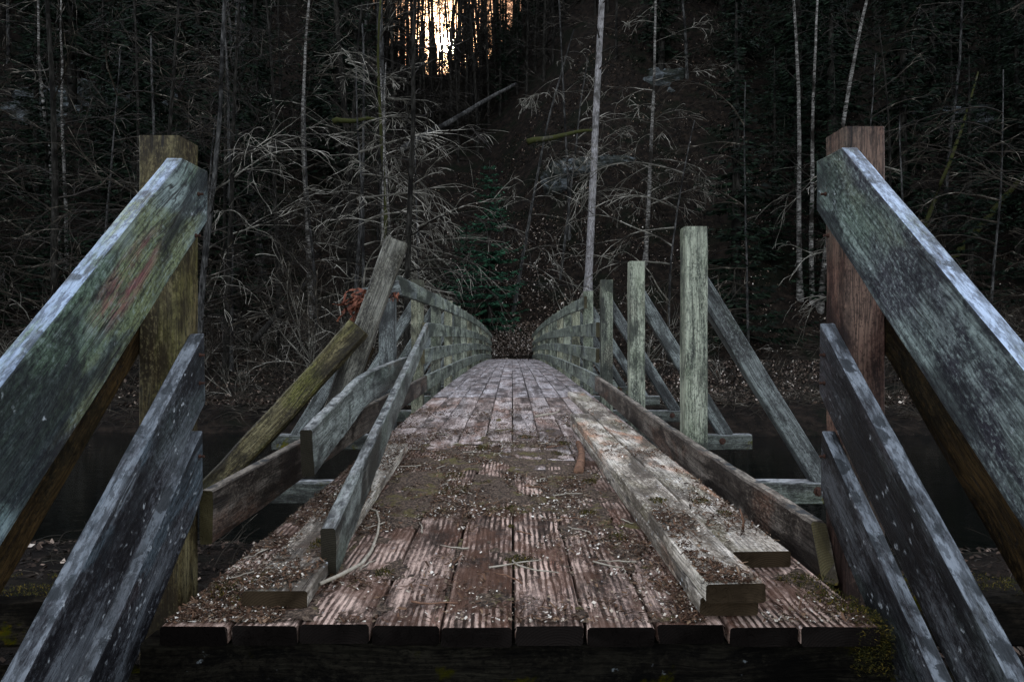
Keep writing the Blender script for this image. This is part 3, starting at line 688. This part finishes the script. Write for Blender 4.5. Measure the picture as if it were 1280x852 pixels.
mm = k.fin(c, .85, k.bump(k.noise(P, 120, 6, .75), 1.0, .006), .25)
o = mesh_obj('mulch', V, F, mm); tag(o, 'brown rotted mulch caked over the middle and left of the deck', 'mulch', kind='stuff')
V, F = [], []; rn = random.Random(4)
spots = [(-.30, 3.55, .11), (-.33, 3.9, .09), (-.12, 3.7, .08), (-.45, 3.2, .08), (.42, 3.75, .07), (-.92, 2.2, .10), (-.84, 2.12, .07), (-.7, 2.5, .06), (.98, 2.25, .12), (1.0, 2.1, .10), (1.03, 2.02, .08), (-.44, 2.35, .05), (.03, 2.48, .07), (.38, 5.0, .09), (.3, 4.6, .06), (.62, 2.9, .05), (.86, 3.1, .06), (.9, 2.9, .05), (-.6, 3.9, .08), (-.2, 4.8, .1), (.1, 5.3, .1), (.35, 3.1, .07), (.42, 2.75, .06), (0.0, 3.2, .04), (-.004, 2.9, .02), (-.004, 3.6, .02)]
for cx, cy, r in spots:
    for q in range(int(420 * (r / .08))):
        a = rn.uniform(0, 6.28); rr = r * math.sqrt(rn.random()) * (.7 + .5 * noise.noise(Vector((math.cos(a) * 2, math.sin(a) * 2, cx * 9))))
        x = cx + rr * math.cos(a); y = max(1.95, cy + 1.3 * rr * math.sin(a)); z = surf_z(x, y) + .012 * (1 - rr / r) * rn.random()
        u = Vector((rn.gauss(0, 1), rn.gauss(0, 1), rn.uniform(.3, 1.4))).normalized() * rn.uniform(.005, .013); v = Vector((rn.gauss(0, 1), rn.gauss(0, 1), 0)).normalized() * .0022
        b = len(V); p = Vector((x, y, z)); V += [p - v, p + v, p + u]; F.append((b, b + 1, b + 2))
# moss hanging on the right front corner and in tufts on the abutment beams
for q in range(13000):
    c = rn.random()
    if c < .3: p = Vector((rn.uniform(.98, 1.09), rn.uniform(1.93, 2.1), -rn.random() * .14)); dn = -.6
    elif c < .65: p = Vector((-rn.uniform(1.32, 2.3), rn.uniform(2.61, 2.84), -.168 + rn.random() * .012)); dn = .8
    else: p = Vector((rn.uniform(1.32, 2.6), rn.uniform(2.61, 2.86), -.168 + rn.random() * .012)); dn = .8
    if noise.noise(p * 7) < -.05 and c > .3: continue
    u = Vector((rn.gauss(0, .7), rn.gauss(0, .7) - .3, dn * rn.random() + .2)).normalized() * rn.uniform(.006, .014); v = Vector((rn.gauss(0, 1), rn.gauss(0, 1), 0)).normalized() * .002
    b = len(V); V += [p - v, p + v, p + u]; F.append((b, b + 1, b + 2))
o = mesh_obj('moss', V, F, M['moss']); tag(o, 'olive and yellow moss tufts growing on the damp timbers', 'moss', kind='stuff')

# ------------------------------------------------------------------ trees
def branches(V, F, p, d, L, r, depth, rn, droop=0.0, kink=.12, dens_=1.0, minr=.009, sides=3, spread=.9):
    n = max(4, int(L / .35)); n = min(n, 11)
    pts, _ = wig(p, d, L, n, kink, rn, -droop)
    rad = [max(minr, r * (1 - .8 * i / n)) for i in range(n + 1)]
    tube(V, F, pts, rad, 5 if r > .05 else sides)
    if depth <= 0: return
    kids = max(2, int(rn.uniform(.7, 1.2) * dens_ * (2.2 + L * .9)))
    for q in range(kids):
        t = rn.uniform(.18, 1.0); i = min(n - 1, int(t * n)); q0 = pts[i].lerp(pts[i + 1], t * n - i); dd = (pts[i + 1] - pts[i]).normalized()
        side = Vector((rn.gauss(0, 1), rn.gauss(0, 1), rn.gauss(0, .7))); side = (side - dd * side.dot(dd)).normalized()
        nd = (dd + side * rn.uniform(.5, 1.1) * spread).normalized()
        branches(V, F, q0, nd, L * rn.uniform(.3, .85) * (1.15 - .5 * t), rad[i] * .6, depth - 1, rn, droop * 1.2, kink * 1.15, dens_, minr, 3, spread)
def make_tree(h, r, seed, bark_, twig_, lean=(0, 0), first=.25, nb=16, bl=.28, depth=2, droop=.03, up=.5, minr=.010, kink=.02, dens_=1.0, name='bare_tree', bias=None, dead=True, rt=.28):
    rn = random.Random(seed); root = empty(name)
    n = 14; p = Vector((0, 0, -.5)); pts = [p.copy()]; d = Vector((lean[0], lean[1], 1)).normalized()
    for i in range(n):
        d = (d + Vector((rn.gauss(0, kink), rn.gauss(0, kink), .0))).normalized(); p = p + d * ((h + .5) / n); pts.append(p.copy())
    rad = [r * (1.45 if i == 0 else 1.0) * lerp(1, rt, (i / n) ** .9) for i in range(n + 1)]
    V, F = [], []; tube(V, F, pts, rad, 10)
    mesh_obj('trunk', V, F, bark_, root, smooth=True)
    V, F = [], []
    for q in range(nb):
        t = first + (1 - first) * (q + rn.random()) / nb; t = min(t, .985); i = int(t * n); q0 = pts[i].lerp(pts[min(n, i + 1)], t * n - i)
        a = rn.uniform(0, 6.28)
        dx, dy = math.cos(a), math.sin(a)
        if bias: dx += bias[0]; dy += bias[1]
        nd = Vector((dx, dy, up * rn.uniform(.3, 1.5))).normalized()
        branches(V, F, q0, nd, h * bl * rn.uniform(.5, 1.15) * (1.1 - .6 * t), rad[i] * rn.uniform(.22, .4), depth, rn, droop, .09, dens_, minr)
    mesh_obj('crown', V, F, twig_, root)
    return root
def copy_tree(src, loc, rz, sc, label, group=None):
    r = src.copy(); col.objects.link(r); r.location = loc; r.rotation_euler = (0, 0, rz); r.scale = (sc, sc, sc)
    if label: r['label'] = label
    for ch in src.children:
        c = ch.copy(); col.objects.link(c); c.parent = r
    return r
def make_spruce(h, r, seed, nmat, base=.12, spread=.2, dense=1.0):
    rn = random.Random(seed); root = empty('spruce_tree')
    V, F = [], []; tube(V, F, [Vector((0, 0, -.5)), Vector((0, 0, h * .3)), Vector((0, 0, h * .7)), Vector((0, 0, h))], [r * 1.2, r, r * .5, .02], 8)
    mesh_obj('trunk', V, F, M['bark_dark'], root, smooth=True)
    V, F = [], []
    z = h * base
    while z < h * .985:
        t = (z / h - base) / (1 - base); bl = h * spread * (1 - t) ** .8 + .25
        for q in range(rn.randint(5, 7)):
            if rn.random() < .12: continue
            a = rn.uniform(0, 6.28); L = bl * rn.uniform(.55, 1.15)
            d = Vector((math.cos(a), math.sin(a), .10 - .3 * (1 - t))); n = 6; pts = []
            for i in range(n + 1):
                s = i / n; pts.append(Vector((0, 0, z)) + Vector((d.x * L * s, d.y * L * s, L * (d.z * s + .22 * s * s * s))))
            side = Vector((-d.y, d.x, 0))
            m = int(L * 7 * dense) + 4
            for j in range(m):
                s = (j + rn.random()) / m; i = min(n - 1, int(s * n)); pp = pts[i].lerp(pts[i + 1], s * n - i)
                for sg in (-1, 1):
                    if rn.random() < .15: continue
                    ln = rn.uniform(.22, .5) * (1.15 - .6 * s) * min(1.2, .5 + L * .3); u = (side * sg + Vector((d.x, d.y, 0)) * rn.uniform(.4, 1.0) + Vector((0, 0, rn.uniform(-.7, .0)))).normalized() * ln
                    wv = Vector((rn.gauss(0, .4), rn.gauss(0, .4), rn.gauss(0, .5))).normalized() * ln * .17
                    b = len(V); V += [pp, pp + u * .5 + wv, pp + u, pp + u * .5 - wv]; F.append((b, b + 1, b + 2, b + 3))
        z += rn.uniform(.32, .5) * (1.0 if h > 8 else .7)
    mesh_obj('crown', V, F, nmat, root)
    return root
def make_shrub(h, seed, mat, stems=9, droop=.03, depth=2, minr=.008, name='bare_shrub'):
    rn = random.Random(seed); V, F = [], []
    for q in range(stems):
        a = rn.uniform(0, 6.28); d = Vector((math.cos(a) * .55, math.sin(a) * .55, 1)).normalized()
        branches(V, F, Vector((math.cos(a) * .15, math.sin(a) * .15, -.15)), d, h * rn.uniform(.6, 1.15), .022, depth, rn, droop, .13, .9, minr)
    return mesh_obj(name, V, F, mat)

# key trees of the photograph, each placed by where its trunk meets the slope
def place(root, px, py, label, y0=20.0, Y=None, rz=0):
    p = hit(px, py, y0) if Y is None else Vector(((px - 640) / 853.33 * Y, Y, ground((px - 640) / 853.33 * Y, Y)))
    root.location = p; root.rotation_euler = (0, 0, rz); tag(root, label, 'tree'); return root
T = make_tree
place(T(26, .24, 11, M['bark_spruce'], M['twig_dark'], lean=(.050, 0), first=.5, nb=14, bl=.09, depth=1, kink=.003, rt=.6), 734, 372, 'tall straight pale trunk rising just right of the bridge end', y0=36)
place(T(19, .19, 12, M['bark_birch'], M['twig_pale'], lean=(-.02, 0), first=.12, nb=16, bl=.20, depth=2, kink=.02, droop=.06), 390, 392, 'slender pale birch standing left of the leaning post')
place(T(20, .14, 13, M['bark_birch'], M['twig_dark'], lean=(-.10, 0), first=.2, nb=12, bl=.16, depth=2, kink=.035), 76, 330, 'thin wavy birch at the far left, the left of a pair')
place(T(18, .13, 14, M['bark_birch'], M['twig_dark'], lean=(.0, 0), first=.2, nb=12, bl=.16, depth=2, kink=.035), 82, 335, 'thin wavy birch at the far left, the right of a pair')
place(T(22, .42, 15, M['bark_grey'], M['twig_dark'], lean=(.01, 0), first=.35, nb=14, bl=.15, depth=2, kink=.012, rt=.5), 290, 385, 'broad grey trunk left of the bridge in the dark wood')
place(T(20, .20, 16, M['bark_grey'], M['twig_pale'], lean=(-.10, 0), first=.22, nb=14, bl=.18, depth=2, kink=.03), 330, 350, 'grey leaning trunk beside the broad grey trunk')
place(T(20, .30, 17, M['bark_dark'], M['twig_dark'], lean=(-.06, 0), first=.3, nb=12, bl=.15, depth=2, kink=.015), 447, 335, 'dark bare trunk behind the leaning post')
place(T(24, .32, 18, M['bark_grey'], M['twig_pale'], lean=(.0, 0), first=.25, nb=14, bl=.14, depth=2, kink=.01, rt=.5), 478, 300, 'grey upright trunk below and left of the sun')
place(T(15, .085, 19, M['bark_birch'], M['twig_pale'], lean=(.02, 0), first=.18, nb=22, bl=.26, depth=3, droop=.09, kink=.02, bias=(.9, -.3), up=.35, minr=.012), 497, 330, 'slim pale tree with drooping pale twigs left of the sun', Y=33)
place(T(14, .075, 20, M['bark_birch'], M['twig_pale'], lean=(-.02, 0), first=.18, nb=20, bl=.24, depth=3, droop=.10, kink=.02, bias=(.5, -.4), up=.3, minr=.012), 478, 340, 'second slim pale tree with drooping twigs, left of the first', Y=31)
place(T(17, .13, 21, M['bark_grey'], M['twig_pale'], lean=(.16, 0), first=.18, nb=18, bl=.24, depth=3, droop=.10, kink=.03, up=.3, bias=(.2, -.3), minr=.012), 640, 300, 'pale grey tree leaning right above the evergreen', Y=40)
place(T(18, .16, 22, M['bark_moss'], M['twig_pale'], lean=(-.14, 0), first=.15, nb=16, bl=.26, depth=2, droop=.07, kink=.04), 480, 250, 'dark mossy trunk leaning left towards the top of the picture', Y=35)
place(T(19, .15, 23, M['bark_birch'], M['twig_pale'], lean=(.01, 0), first=.15, nb=20, bl=.22, depth=3, droop=.08, kink=.02, minr=.011), 806, 330, 'slim birch with fine twigs between the tall pale trunk and the right posts')
place(T(22, .17, 24, M['bark_birch'], M['twig_dark'], lean=(-.02, 0), first=.2, nb=12, bl=.16, depth=2, kink=.015), 1000, 372, 'left birch of the clump behind the right railing')
place(T(21, .15, 25, M['bark_birch'], M['twig_dark'], lean=(.0, 0), first=.2, nb=12, bl=.16, depth=2, kink=.015), 1016, 378, 'middle birch of the clump behind the right railing')
place(T(21, .19, 26, M['bark_birch'], M['twig_dark'], lean=(.10, 0), first=.2, nb=14, bl=.18, depth=2, kink=.02), 1024, 385, 'right birch of the clump behind the right railing, leaning right')
place(T(16, .22, 27, M['bark_moss'], M['twig_dark'], lean=(.75, -.1), first=.15, nb=16, bl=.25, depth=2, kink=.03), 1180, 330, 'dark mossy trunk leaning far right behind the right railing')
place(T(16, .18, 28, M['bark_moss'], M['twig_dark'], lean=(.45, 0), first=.15, nb=16, bl=.25, depth=2, kink=.03), 1110, 380, 'thin mossy tree slanting right behind the red-brown post')
place(T(20, .10, 29, M['bark_grey'], M['twig_dark'], lean=(-.01, 0), first=.2, nb=12, bl=.15, depth=2, kink=.015), 712, 300, 'thin dark stem left of the tall pale trunk')
def arch_tree(h, r, seed, px, py, Y, label, az, n=13, L=(3.5, 6.5), z0=.28, z1=.85, tm=None):
    rn = random.Random(seed); root = empty('bare_tree'); V, F = [], []
    pts, _ = wig(Vector((0, 0, -.5)), Vector((.02, 0, 1)), h, 14, .02, rn); tube(V, F, pts, [lerp(r, r * .3, i / 14) for i in range(15)], 8)
    mesh_obj('trunk', V, F, M['bark_grey'], root, smooth=True); V, F = [], []
    def limb(p, d, L, rr, dep):
        m = 12; pts = [p.copy()]; q = p
        for i in range(m):
            d = (d + Vector((rn.gauss(0, .12), rn.gauss(0, .12), rn.gauss(0, .08) - .04 - .07 * i / m))).normalized(); q = q + d * L / m; pts.append(q.copy())
        tube(V, F, pts, [max(.008, rr * (1 - .85 * i / m)) for i in range(m + 1)], 4)
        if dep > 0:
            for c in range(int(1.5 + L * .75)):
                t = rn.uniform(.15, .95); i = int(t * m); dd = (pts[i + 1] - pts[i]).normalized()
                sd = Vector((rn.gauss(0, 1), rn.gauss(0, .6), rn.gauss(0, .6))); sd = (sd - dd * sd.dot(dd)).normalized()
                limb(pts[i].lerp(pts[i + 1], t * m - i), (dd + sd * rn.uniform(.35, .8)).normalized(), L * rn.uniform(.25, .6), rr * .45, dep - 1)
    for q in range(n):
        t = lerp(z0, z1, (q + rn.random()) / n); i = int(t * 14); a = az + rn.gauss(0, .8)
        limb(pts[i], Vector((math.cos(a), math.sin(a) * .7, rn.uniform(.1, .8))).normalized(), rn.uniform(*L), .045, 2)
    mesh_obj('crown', V, F, tm or M['twig_pale'], root); return place(root, px, py, label, Y=Y)
arch_tree(15, .09, 301, 452, 340, 30, 'pale tree whose long limbs arch right over the left rail', 0.0, 11)
arch_tree(13, .08, 302, 520, 340, 33, 'pale tree with arching drooping limbs below the sun', -.2, 7, (2.5, 4.5))
arch_tree(14, .09, 303, 700, 340, 41, 'pale tree arching to both sides right of the tall pale trunk', .1, 8, (4, 6.5))
arch_tree(13, .08, 304, 835, 340, 34, 'pale tree with arching twigs behind the tallest right post', 3.0, 6)
arch_tree(12, .08, 305, 250, 340, 30, 'pale tree with hanging limbs behind the left railing post', .2, 7)
arch_tree(13, .09, 306, 1130, 340, 34, 'tree with arching limbs over the right top board', 2.8, 7)
arch_tree(15, .08, 307, 935, 340, 36, 'loose-limbed bare tree left of the birch clump', 3.4, 9, (3, 5.5), .2, .95, M['twig'])
arch_tree(15, .08, 308, 1235, 340, 33, 'loose-limbed bare tree at the right edge of the picture', 3.0, 10, (3, 5.5), .2, .95, M['twig'])
arch_tree(16, .08, 309, 120, 340, 33, 'loose-limbed bare tree over the left top board', .4, 10, (3, 5.5), .2, .95, M['twig'])
arch_tree(16, .08, 310, 1075, 340, 38, 'loose-limbed bare tree between the birches and the red-brown post', .2, 10, (3, 6), .3, .95, M['twig'])
# fallen log on the slope
def log(a, b, r, mat, label):
    V, F = [], []; rn = random.Random(int(r * 999)); n = 12
    pts = [a.lerp(b, i / n) + Vector((rn.gauss(0, .02), 0, .035 * math.sin(i * .9) + rn.gauss(0, .02))) for i in range(n + 1)]
    tube(V, F, pts, [r * lerp(1, .45, i / n) for i in range(n + 1)], 9); F.append(tuple(reversed(range(9))))
    o = mesh_obj('fallen_log', V, F, mat, smooth=True); tag(o, label, 'log'); return o
log(at(500, 188, 41), at(645, 104, 46), .21, M['bark_grey'], 'long pale dead trunk slanting across the slope under the sun')
log(at(660, 178, 36), at(740, 162, 37), .16, M['bark_moss'], 'mossy green branch lying level left of the tall pale trunk')
log(at(417, 152, 31), at(470, 148, 31.5), .13, M['bark_moss'], 'short mossy green branch left of the slim pale trees')
log(at(318, 425, 26), at(395, 340, 33), .12, M['bark_dark'], 'dead branch leaning in the brushwood left of the bridge')

# young spruce by the bridge end
sp1 = make_spruce(9.6, .12, 41, M['needle_light'], base=.02, spread=.27, dense=1.6); sp1.location = hit(612, 412, 38); tag(sp1, 'bushy dark green spruce just left of the bridge end', 'tree')
sp2 = make_spruce(5.0, .08, 42, M['needle_light'], base=.02, spread=.38, dense=1.5); sp2.location = hit(580, 395, 38) + Vector((0, 2, .8)); tag(sp2, 'smaller dark green spruce left behind the bushy one', 'tree')

# crowd of trees on the slope and on the ridge
rn = random.Random(77)
protoS = [make_spruce(17 + 2 * i, .22, 60 + i, M['needle_green'], base=.06 + .03 * i, spread=.17) for i in range(4)]
protoB = [T(17 + i, .13 + .02 * (i % 3), 80 + i, M['bark_grey'] if i == 1 else M['bark_dark'], M['twig_dark'] if i % 2 else M['twig'], first=.10, nb=24, bl=.24, depth=2, kink=.02, droop=.03, minr=.012) for i in range(4)]
protoR = [T(16 + i, .12 + .02 * i, 90 + i, M['bark_dark'], M['twig_dark'], first=.04, nb=24, bl=.15, depth=2, kink=.012, minr=.016) for i in range(3)]
for p in protoS: tag(p, 'dark spruce standing in the shade of the wooded slope', 'tree', 'dark spruces on the slope')
for p in protoB: tag(p, 'bare thin tree standing in the dark wood on the slope', 'tree', 'bare trees on the slope')
for p in protoR: tag(p, 'straight dark trunk on the ridge against the bright sky', 'tree', 'bare trunks along the ridge')
used = set()
def crowd(protos, key, x, y, sc, rz):
    i = rn.randrange(len(protos)); p = Vector((x, y, ground(x, y) - .2))
    if (key, i) not in used:
        used.add((key, i)); r = protos[i]; r.location = p; r.rotation_euler = (0, 0, rz); r.scale = (sc,) * 3; return r
    return copy_tree(protos[i], p, rz, sc, None)
cnt = 0
for i in range(4):
    pass
placed = []
def far_enough(x, y, d):
    for a, b in placed:
        if (a - x) ** 2 + (b - y) ** 2 < d * d: return False
    placed.append((x, y)); return True
n = 0; tries = 0
while n < 165 and tries < 9000:     # spruces: the flanks, leaving the notch under the sun open
    tries += 1; y = rn.uniform(37, 84); a = rn.uniform(-.95, .95); x = a * y
    d = abs(a + .096)
    if d < .09 or (d < .22 and y > 52) or (d < .16 and rn.random() < .5): continue
    if -.05 < a < .32 and y < 52: continue
    if abs(x) < 9 and y < 55: continue
    if not far_enough(x, y, 2.7): continue
    crowd(protoS, 's', x, y, rn.uniform(.75, 1.25), rn.uniform(0, 6.28)); n += 1
n = 0; tries = 0
while n < 75 and tries < 9000:
    tries += 1; y = rn.uniform(25, 70); a = rn.uniform(-.9, .9); x = a * y
    if abs(x) < 3 and y < 43: continue
    if abs(a + .096) < .05 and y < 60: continue
    if -.02 < a < .46 and y < 44: continue
    if not far_enough(x, y, 1.8): continue
    crowd(protoB, 'b', x, y, rn.uniform(.7, 1.15), rn.uniform(0, 6.28)); n += 1
n = 0; tries = 0
while n < 215 and tries < 12000:
    tries += 1; y = rn.uniform(58, 84); a = -.096 + (rn.uniform(-.22, .26) if n % 3 else rn.gauss(0, .09)); x = a * y
    if abs(a + .096) < .006: continue
    if not far_enough(x, y, .6): continue
    crowd(protoR, 'r', x, y, rn.uniform(.8, 1.2), rn.uniform(0, 6.28)); n += 1

ns = [make_spruce(13 + 2 * i, .15, 160 + i, M['needle_green'], base=.12, spread=.10, dense=.7) for i in range(2)]
for p in ns: tag(p, 'slim dark spruce on the ridge beside the sun', 'tree', 'dark spruces on the slope')
n = 0; tries = 0
while n < 22 and tries < 4000:
    tries += 1; y = rn.uniform(60, 80); a = -.096 + rn.choice((-1, 1)) * rn.uniform(.035, .20); x = a * y
    if not far_enough(x, y, 1.0): continue
    crowd(ns, 'n', x, y, rn.uniform(.6, 1.1), rn.uniform(0, 6.28)); n += 1

rs = [make_shrub(3.2, 170 + i, M['twig_dark'], stems=12, minr=.014) for i in range(2)]
for p in rs: tag(p, 'leafless shrub on the ridge under the sun', 'shrub', 'bare shrubs on the far bank')
n = 0; tries = 0
while n < 44 and tries < 4000:
    tries += 1; y = rn.uniform(64, 78); a = -.096 + rn.gauss(0, .09); x = a * y
    if not far_enough(x, y, .6): continue
    i = n % 2; r = rs[i] if n < 2 else rs[i].copy()
    if n >= 2: col.objects.link(r)
    r.location = (x, y, ground(x, y)); r.rotation_euler = (0, 0, rn.uniform(0, 6.28)); sc = rn.uniform(.7, 1.3); r.scale = (sc, sc, sc); n += 1

# shrubs and brushwood
protoH = [make_shrub(2.6 + .4 * i, 120 + i, M['twig'] if i % 3 else M['twig_pale'], stems=8) for i in range(6)]
for p in protoH: tag(p, 'leafless twiggy shrub on the far bank and slope', 'shrub', 'bare shrubs on the far bank')
n = 0; tries = 0
while n < 100 and tries < 5000:
    tries += 1; y = 24 + 26 * rn.random() ** 1.5; a = rn.uniform(-.8, .8); x = a * y
    if abs(x) < 2.6 and y < 42: continue
    if 0 < a < .5 and rn.random() < .78: continue
    if not far_enough(x, y, .9): continue
    i = rn.randrange(6); p = Vector((x, y, ground(x, y))); sc = rn.uniform(.6, 1.3)
    if ('h', i) not in used:
        used.add(('h', i)); r = protoH[i]
    else: r = protoH[i].copy(); col.objects.link(r)
    r.location = p; r.rotation_euler = (0, 0, rn.uniform(0, 6.28)); r.scale = (sc, sc, sc * rn.uniform(.7, 1.1)); n += 1

# fallen leaves over bank and slope; dead stalks at the water's edge
rn = random.Random(31); V, F = [], []
for q in range(75000):
    y = 22.5 + 34 * rn.random() ** 1.6; a = rn.uniform(-.78, .78) if rn.random() < .6 else rn.gauss(.06, .14); x = a * y
    if abs(x) < 1.4 and y < 37: continue
    if noise.noise(Vector((x * .5, y * .5, 4))) < -.25: continue
    z = ground(x, y) + .04; s = rn.uniform(.03, .085); t = rn.uniform(0, 6.28)
    u = Vector((math.cos(t), math.sin(t), rn.gauss(0, .6))) * s; v = Vector((-math.sin(t), math.cos(t) , rn.gauss(0, .6) + .3)) * s * .7
    p = Vector((x, y, z)); b = len(V); V += [p - u, p - v, p + u, p + v]; F.append((b, b + 1, b + 2, b + 3))
V0, F0 = V, F; V, F = [], []
for q in range(8000):
    x = rn.gauss(0, 2.6) if q % 2 else rn.uniform(-1.6, 1.6); y = 36.6 + (9 * rn.random() ** 1.5 if q % 2 else 2.5 * rn.random()); z = ground(x, y) + .04; s = rn.uniform(.03, .08); t = rn.uniform(0, 6.28)
    u = Vector((math.cos(t), math.sin(t), rn.gauss(0, .6))) * s; v = Vector((-math.sin(t), math.cos(t) , rn.gauss(0, .6) + .3)) * s * .7
    p = Vector((x, y, z)); b = len(V); V += [p - u, p - v, p + u, p + v]; F.append((b, b + 1, b + 2, b + 3))
for q in range(15000):
    y = 23 + 27 * rn.random(); x = rn.uniform(.06, .50) * y; z = ground(x, y) + .04; s = rn.uniform(.02, .06); t = rn.uniform(0, 6.28)
    if noise.noise(Vector((x * .6, y * .6, 14))) < -.05: continue
    u = Vector((math.cos(t), math.sin(t), rn.gauss(0, .6))) * s; v = Vector((-math.sin(t), math.cos(t) , rn.gauss(0, .6) + .3)) * s * .7
    p = Vector((x, y, z)); b = len(V); V += [p - u, p - v, p + u, p + v]; F.append((b, b + 1, b + 2, b + 3))
o = mesh_obj('fallen_leaves', V, F, simple('pale_fallen_leaf', [(0, (.02, .014, .010)), (.6, (.09, .065, .048)), (.88, (.28, .22, .18)), (1, (.60, .53, .46))], island=True)); tag(o, 'pale fallen leaves on the bank at the far end and right of the bridge', 'leaves', kind='stuff')
V, F = V0, F0
for q in range(9000):
    x = rn.uniform(-7, 7); y = rn.uniform(3.0, 7.6)
    if abs(x) < 1.3: continue
    z = ground(x, y) + .012; s = rn.uniform(.012, .035); t = rn.uniform(0, 6.28)
    u = Vector((math.cos(t), math.sin(t), rn.gauss(0, .4))) * s; v = Vector((-math.sin(t), math.cos(t) , rn.gauss(0, .4))) * s * .6
    p = Vector((x, y, z)); b = len(V); V += [p - u, p - v, p + u, p + v]; F.append((b, b + 1, b + 2, b + 3))
o = mesh_obj('fallen_leaves', V, F, M['leaf']); tag(o, 'brown fallen leaves covering the banks and the slope', 'leaves', kind='stuff')
V, F = [], []
for q in range(2600):
    y = rn.uniform(21.3, 25.5); x = rn.uniform(-20, 20)
    if abs(x) < 2: continue
    z = ground(x, y); a = rn.uniform(0, 6.28); d = Vector((math.cos(a), math.sin(a) * .5, rn.uniform(.1, .7)))
    pts, _ = wig(Vector((x, y, z)), d, rn.uniform(.4, 1.6), 4, .2, rn, -.12)
    tube(V, F, pts, [.012, .011, .009, .008, .006], 3)
for q in range(500):
    x = rn.choice((-1, 1)) * rn.uniform(1.6, 5); y = rn.uniform(3.6, 7.0); z = ground(x, y); a = rn.uniform(0, 6.28)
    pts, _ = wig(Vector((x, y, z)), Vector((math.cos(a), math.sin(a), rn.uniform(.1, .6))), rn.uniform(.15, .5), 4, .2, rn, -.12)
    tube(V, F, pts, [.004, .0035, .003, .0025, .002], 3)
o = mesh_obj('dead_stalks', V, F, M['twig']); tag(o, "tangle of dead pale stalks along the water's edge", 'dead stalks', kind='stuff')

# rock outcrops
def mat_rock():
    k = NT('grey_rock'); tc = k.n('ShaderNodeTexCoord'); P = tc.outputs['Object']
    f = k.noise(k.vmul(P, (.5, .5, 1.6)), 1.6, 9, .7)
    c = k.ramp(f, [(.40, (.012, .013, .012)), (.52, (.055, .060, .060)), (.68, (.19, .21, .22))])
    c = k.mix(k.step(k.noise(P, .8, 6, .7), .44, .54), c, (.010, .012, .007))
    return k.fin(c, .8, k.bump(f, 1., .25), .3)
MR = mat_rock()
for (px, py, sx, sz, lab) in ((110, 150, 6.5, 3.0, 'pale grey rock outcrop on the slope at the upper left'), (30, 160, 4.0, 2.2, 'smaller grey rock outcrop at the far left'), (1180, 168, 5.0, 2.6, 'pale grey rock outcrop on the slope right of the red-brown post'), (745, 215, 3.5, 1.5, 'small grey rock ledge right of the tall pale trunk'), (830, 105, 3.2, 1.6, 'grey rock ledge high on the slope right of the tall pale trunk')):
    c = hit(px, py); bm = bmesh.new(); bmesh.ops.create_cube(bm, size=1); bmesh.ops.subdivide_edges(bm, edges=bm.edges[:], cuts=14, use_grid_fill=True)
    for v in bm.verts:
        q = v.co.normalized() * .5; v.co = v.co.lerp(q, .45)
        v.co = Vector((v.co.x * sx * 2, v.co.y * 3, v.co.z * sz * 2))
        nn = noise.fractal(v.co * .45 + c, 1., 2., 5); led = .25 * math.sin(v.co.z * 4 + nn * 3)
        v.co += Vector((nn * .5, nn * .9 - led, .35 * noise.noise(v.co * .8 + c)))
    me = bpy.data.meshes.new('rock_outcrop'); bm.to_mesh(me); bm.free(); me.materials.append(MR)
    o = bpy.data.objects.new('rock_outcrop', me); col.objects.link(o); o.location = c + Vector((0, 1.6, -.2)); tag(o, lab, 'rock', 'rock outcrops on the slope')

# the sun itself, a far glowing ball beyond the ridge
k = NT('sun_glow'); em = k.n('ShaderNodeEmission'); em.inputs[0].default_value = (1, .80, .55, 1); em.inputs[1].default_value = 60; k.l(em.outputs[0], k.out.inputs[0])
bm = bmesh.new(); bmesh.ops.create_icosphere(bm, subdivisions=3, radius=1500 * math.tan(R(.75)))
me = bpy.data.meshes.new('sun'); bm.to_mesh(me); bm.free(); me.materials.append(k.m)
o = bpy.data.objects.new('sun', me); col.objects.link(o); o.location = Vector((0, 0, H_CAM)) + SUN * 1500; tag(o, kind='structure')

# ------------------------------------------------------------------ labels that say where each tree, shrub and twig is
AREAS = ((60, 'at the left edge'), (178, 'over the left top board'), (262, 'behind the left railing post'), (350, 'between left railing and leaning post'), (430, 'just left of the leaning post'), (520, 'above the leaning post'), (545, 'left of the sun'), (575, 'under the sun'), (620, 'right of the sun'), (680, 'straight beyond the bridge end'), (725, 'left of the tall pale trunk'), (780, 'right of the tall pale trunk'), (850, 'behind the two shorter right posts'), (900, 'behind the tallest right post'), (970, 'right of the tallest right post'), (1035, 'by the birch clump'), (1110, 'behind the red-brown post'), (1200, 'over the right top board'), (99999, 'at the right edge'))
def area(p):
    px = 640 + p.x / p.y * 853.33
    return [t for lim, t in AREAS if px < lim][0]
HT = {'dark spruces on the slope': ('dark spruce', 14), 'bare trees on the slope': ('bare tree', 15), 'bare trunks along the ridge': ('dark bare trunk', 15), 'bare shrubs on the far bank': ('leafless shrub', 2.6)}
for o in list(col.objects):
    g = o.get('group')
    if g in HT and not o.parent:
        y = o.location.y
        dpt = 'on the bank' if y < 30 else 'low on the slope' if y < 40 else 'partway up the slope' if y < 52 else 'high on the slope' if y < 66 else 'on the ridge'
        sc = o.scale[0]; sz = 'short' if sc < .85 else 'tall' if sc > 1.08 else 'middling'
        if g == 'bare shrubs on the far bank': sz = 'low' if sc < .85 else 'big' if sc > 1.08 else 'bushy'
        o['label'] = '%s %s %s, %s' % (sz, HT[g][0], dpt, area(o.location))
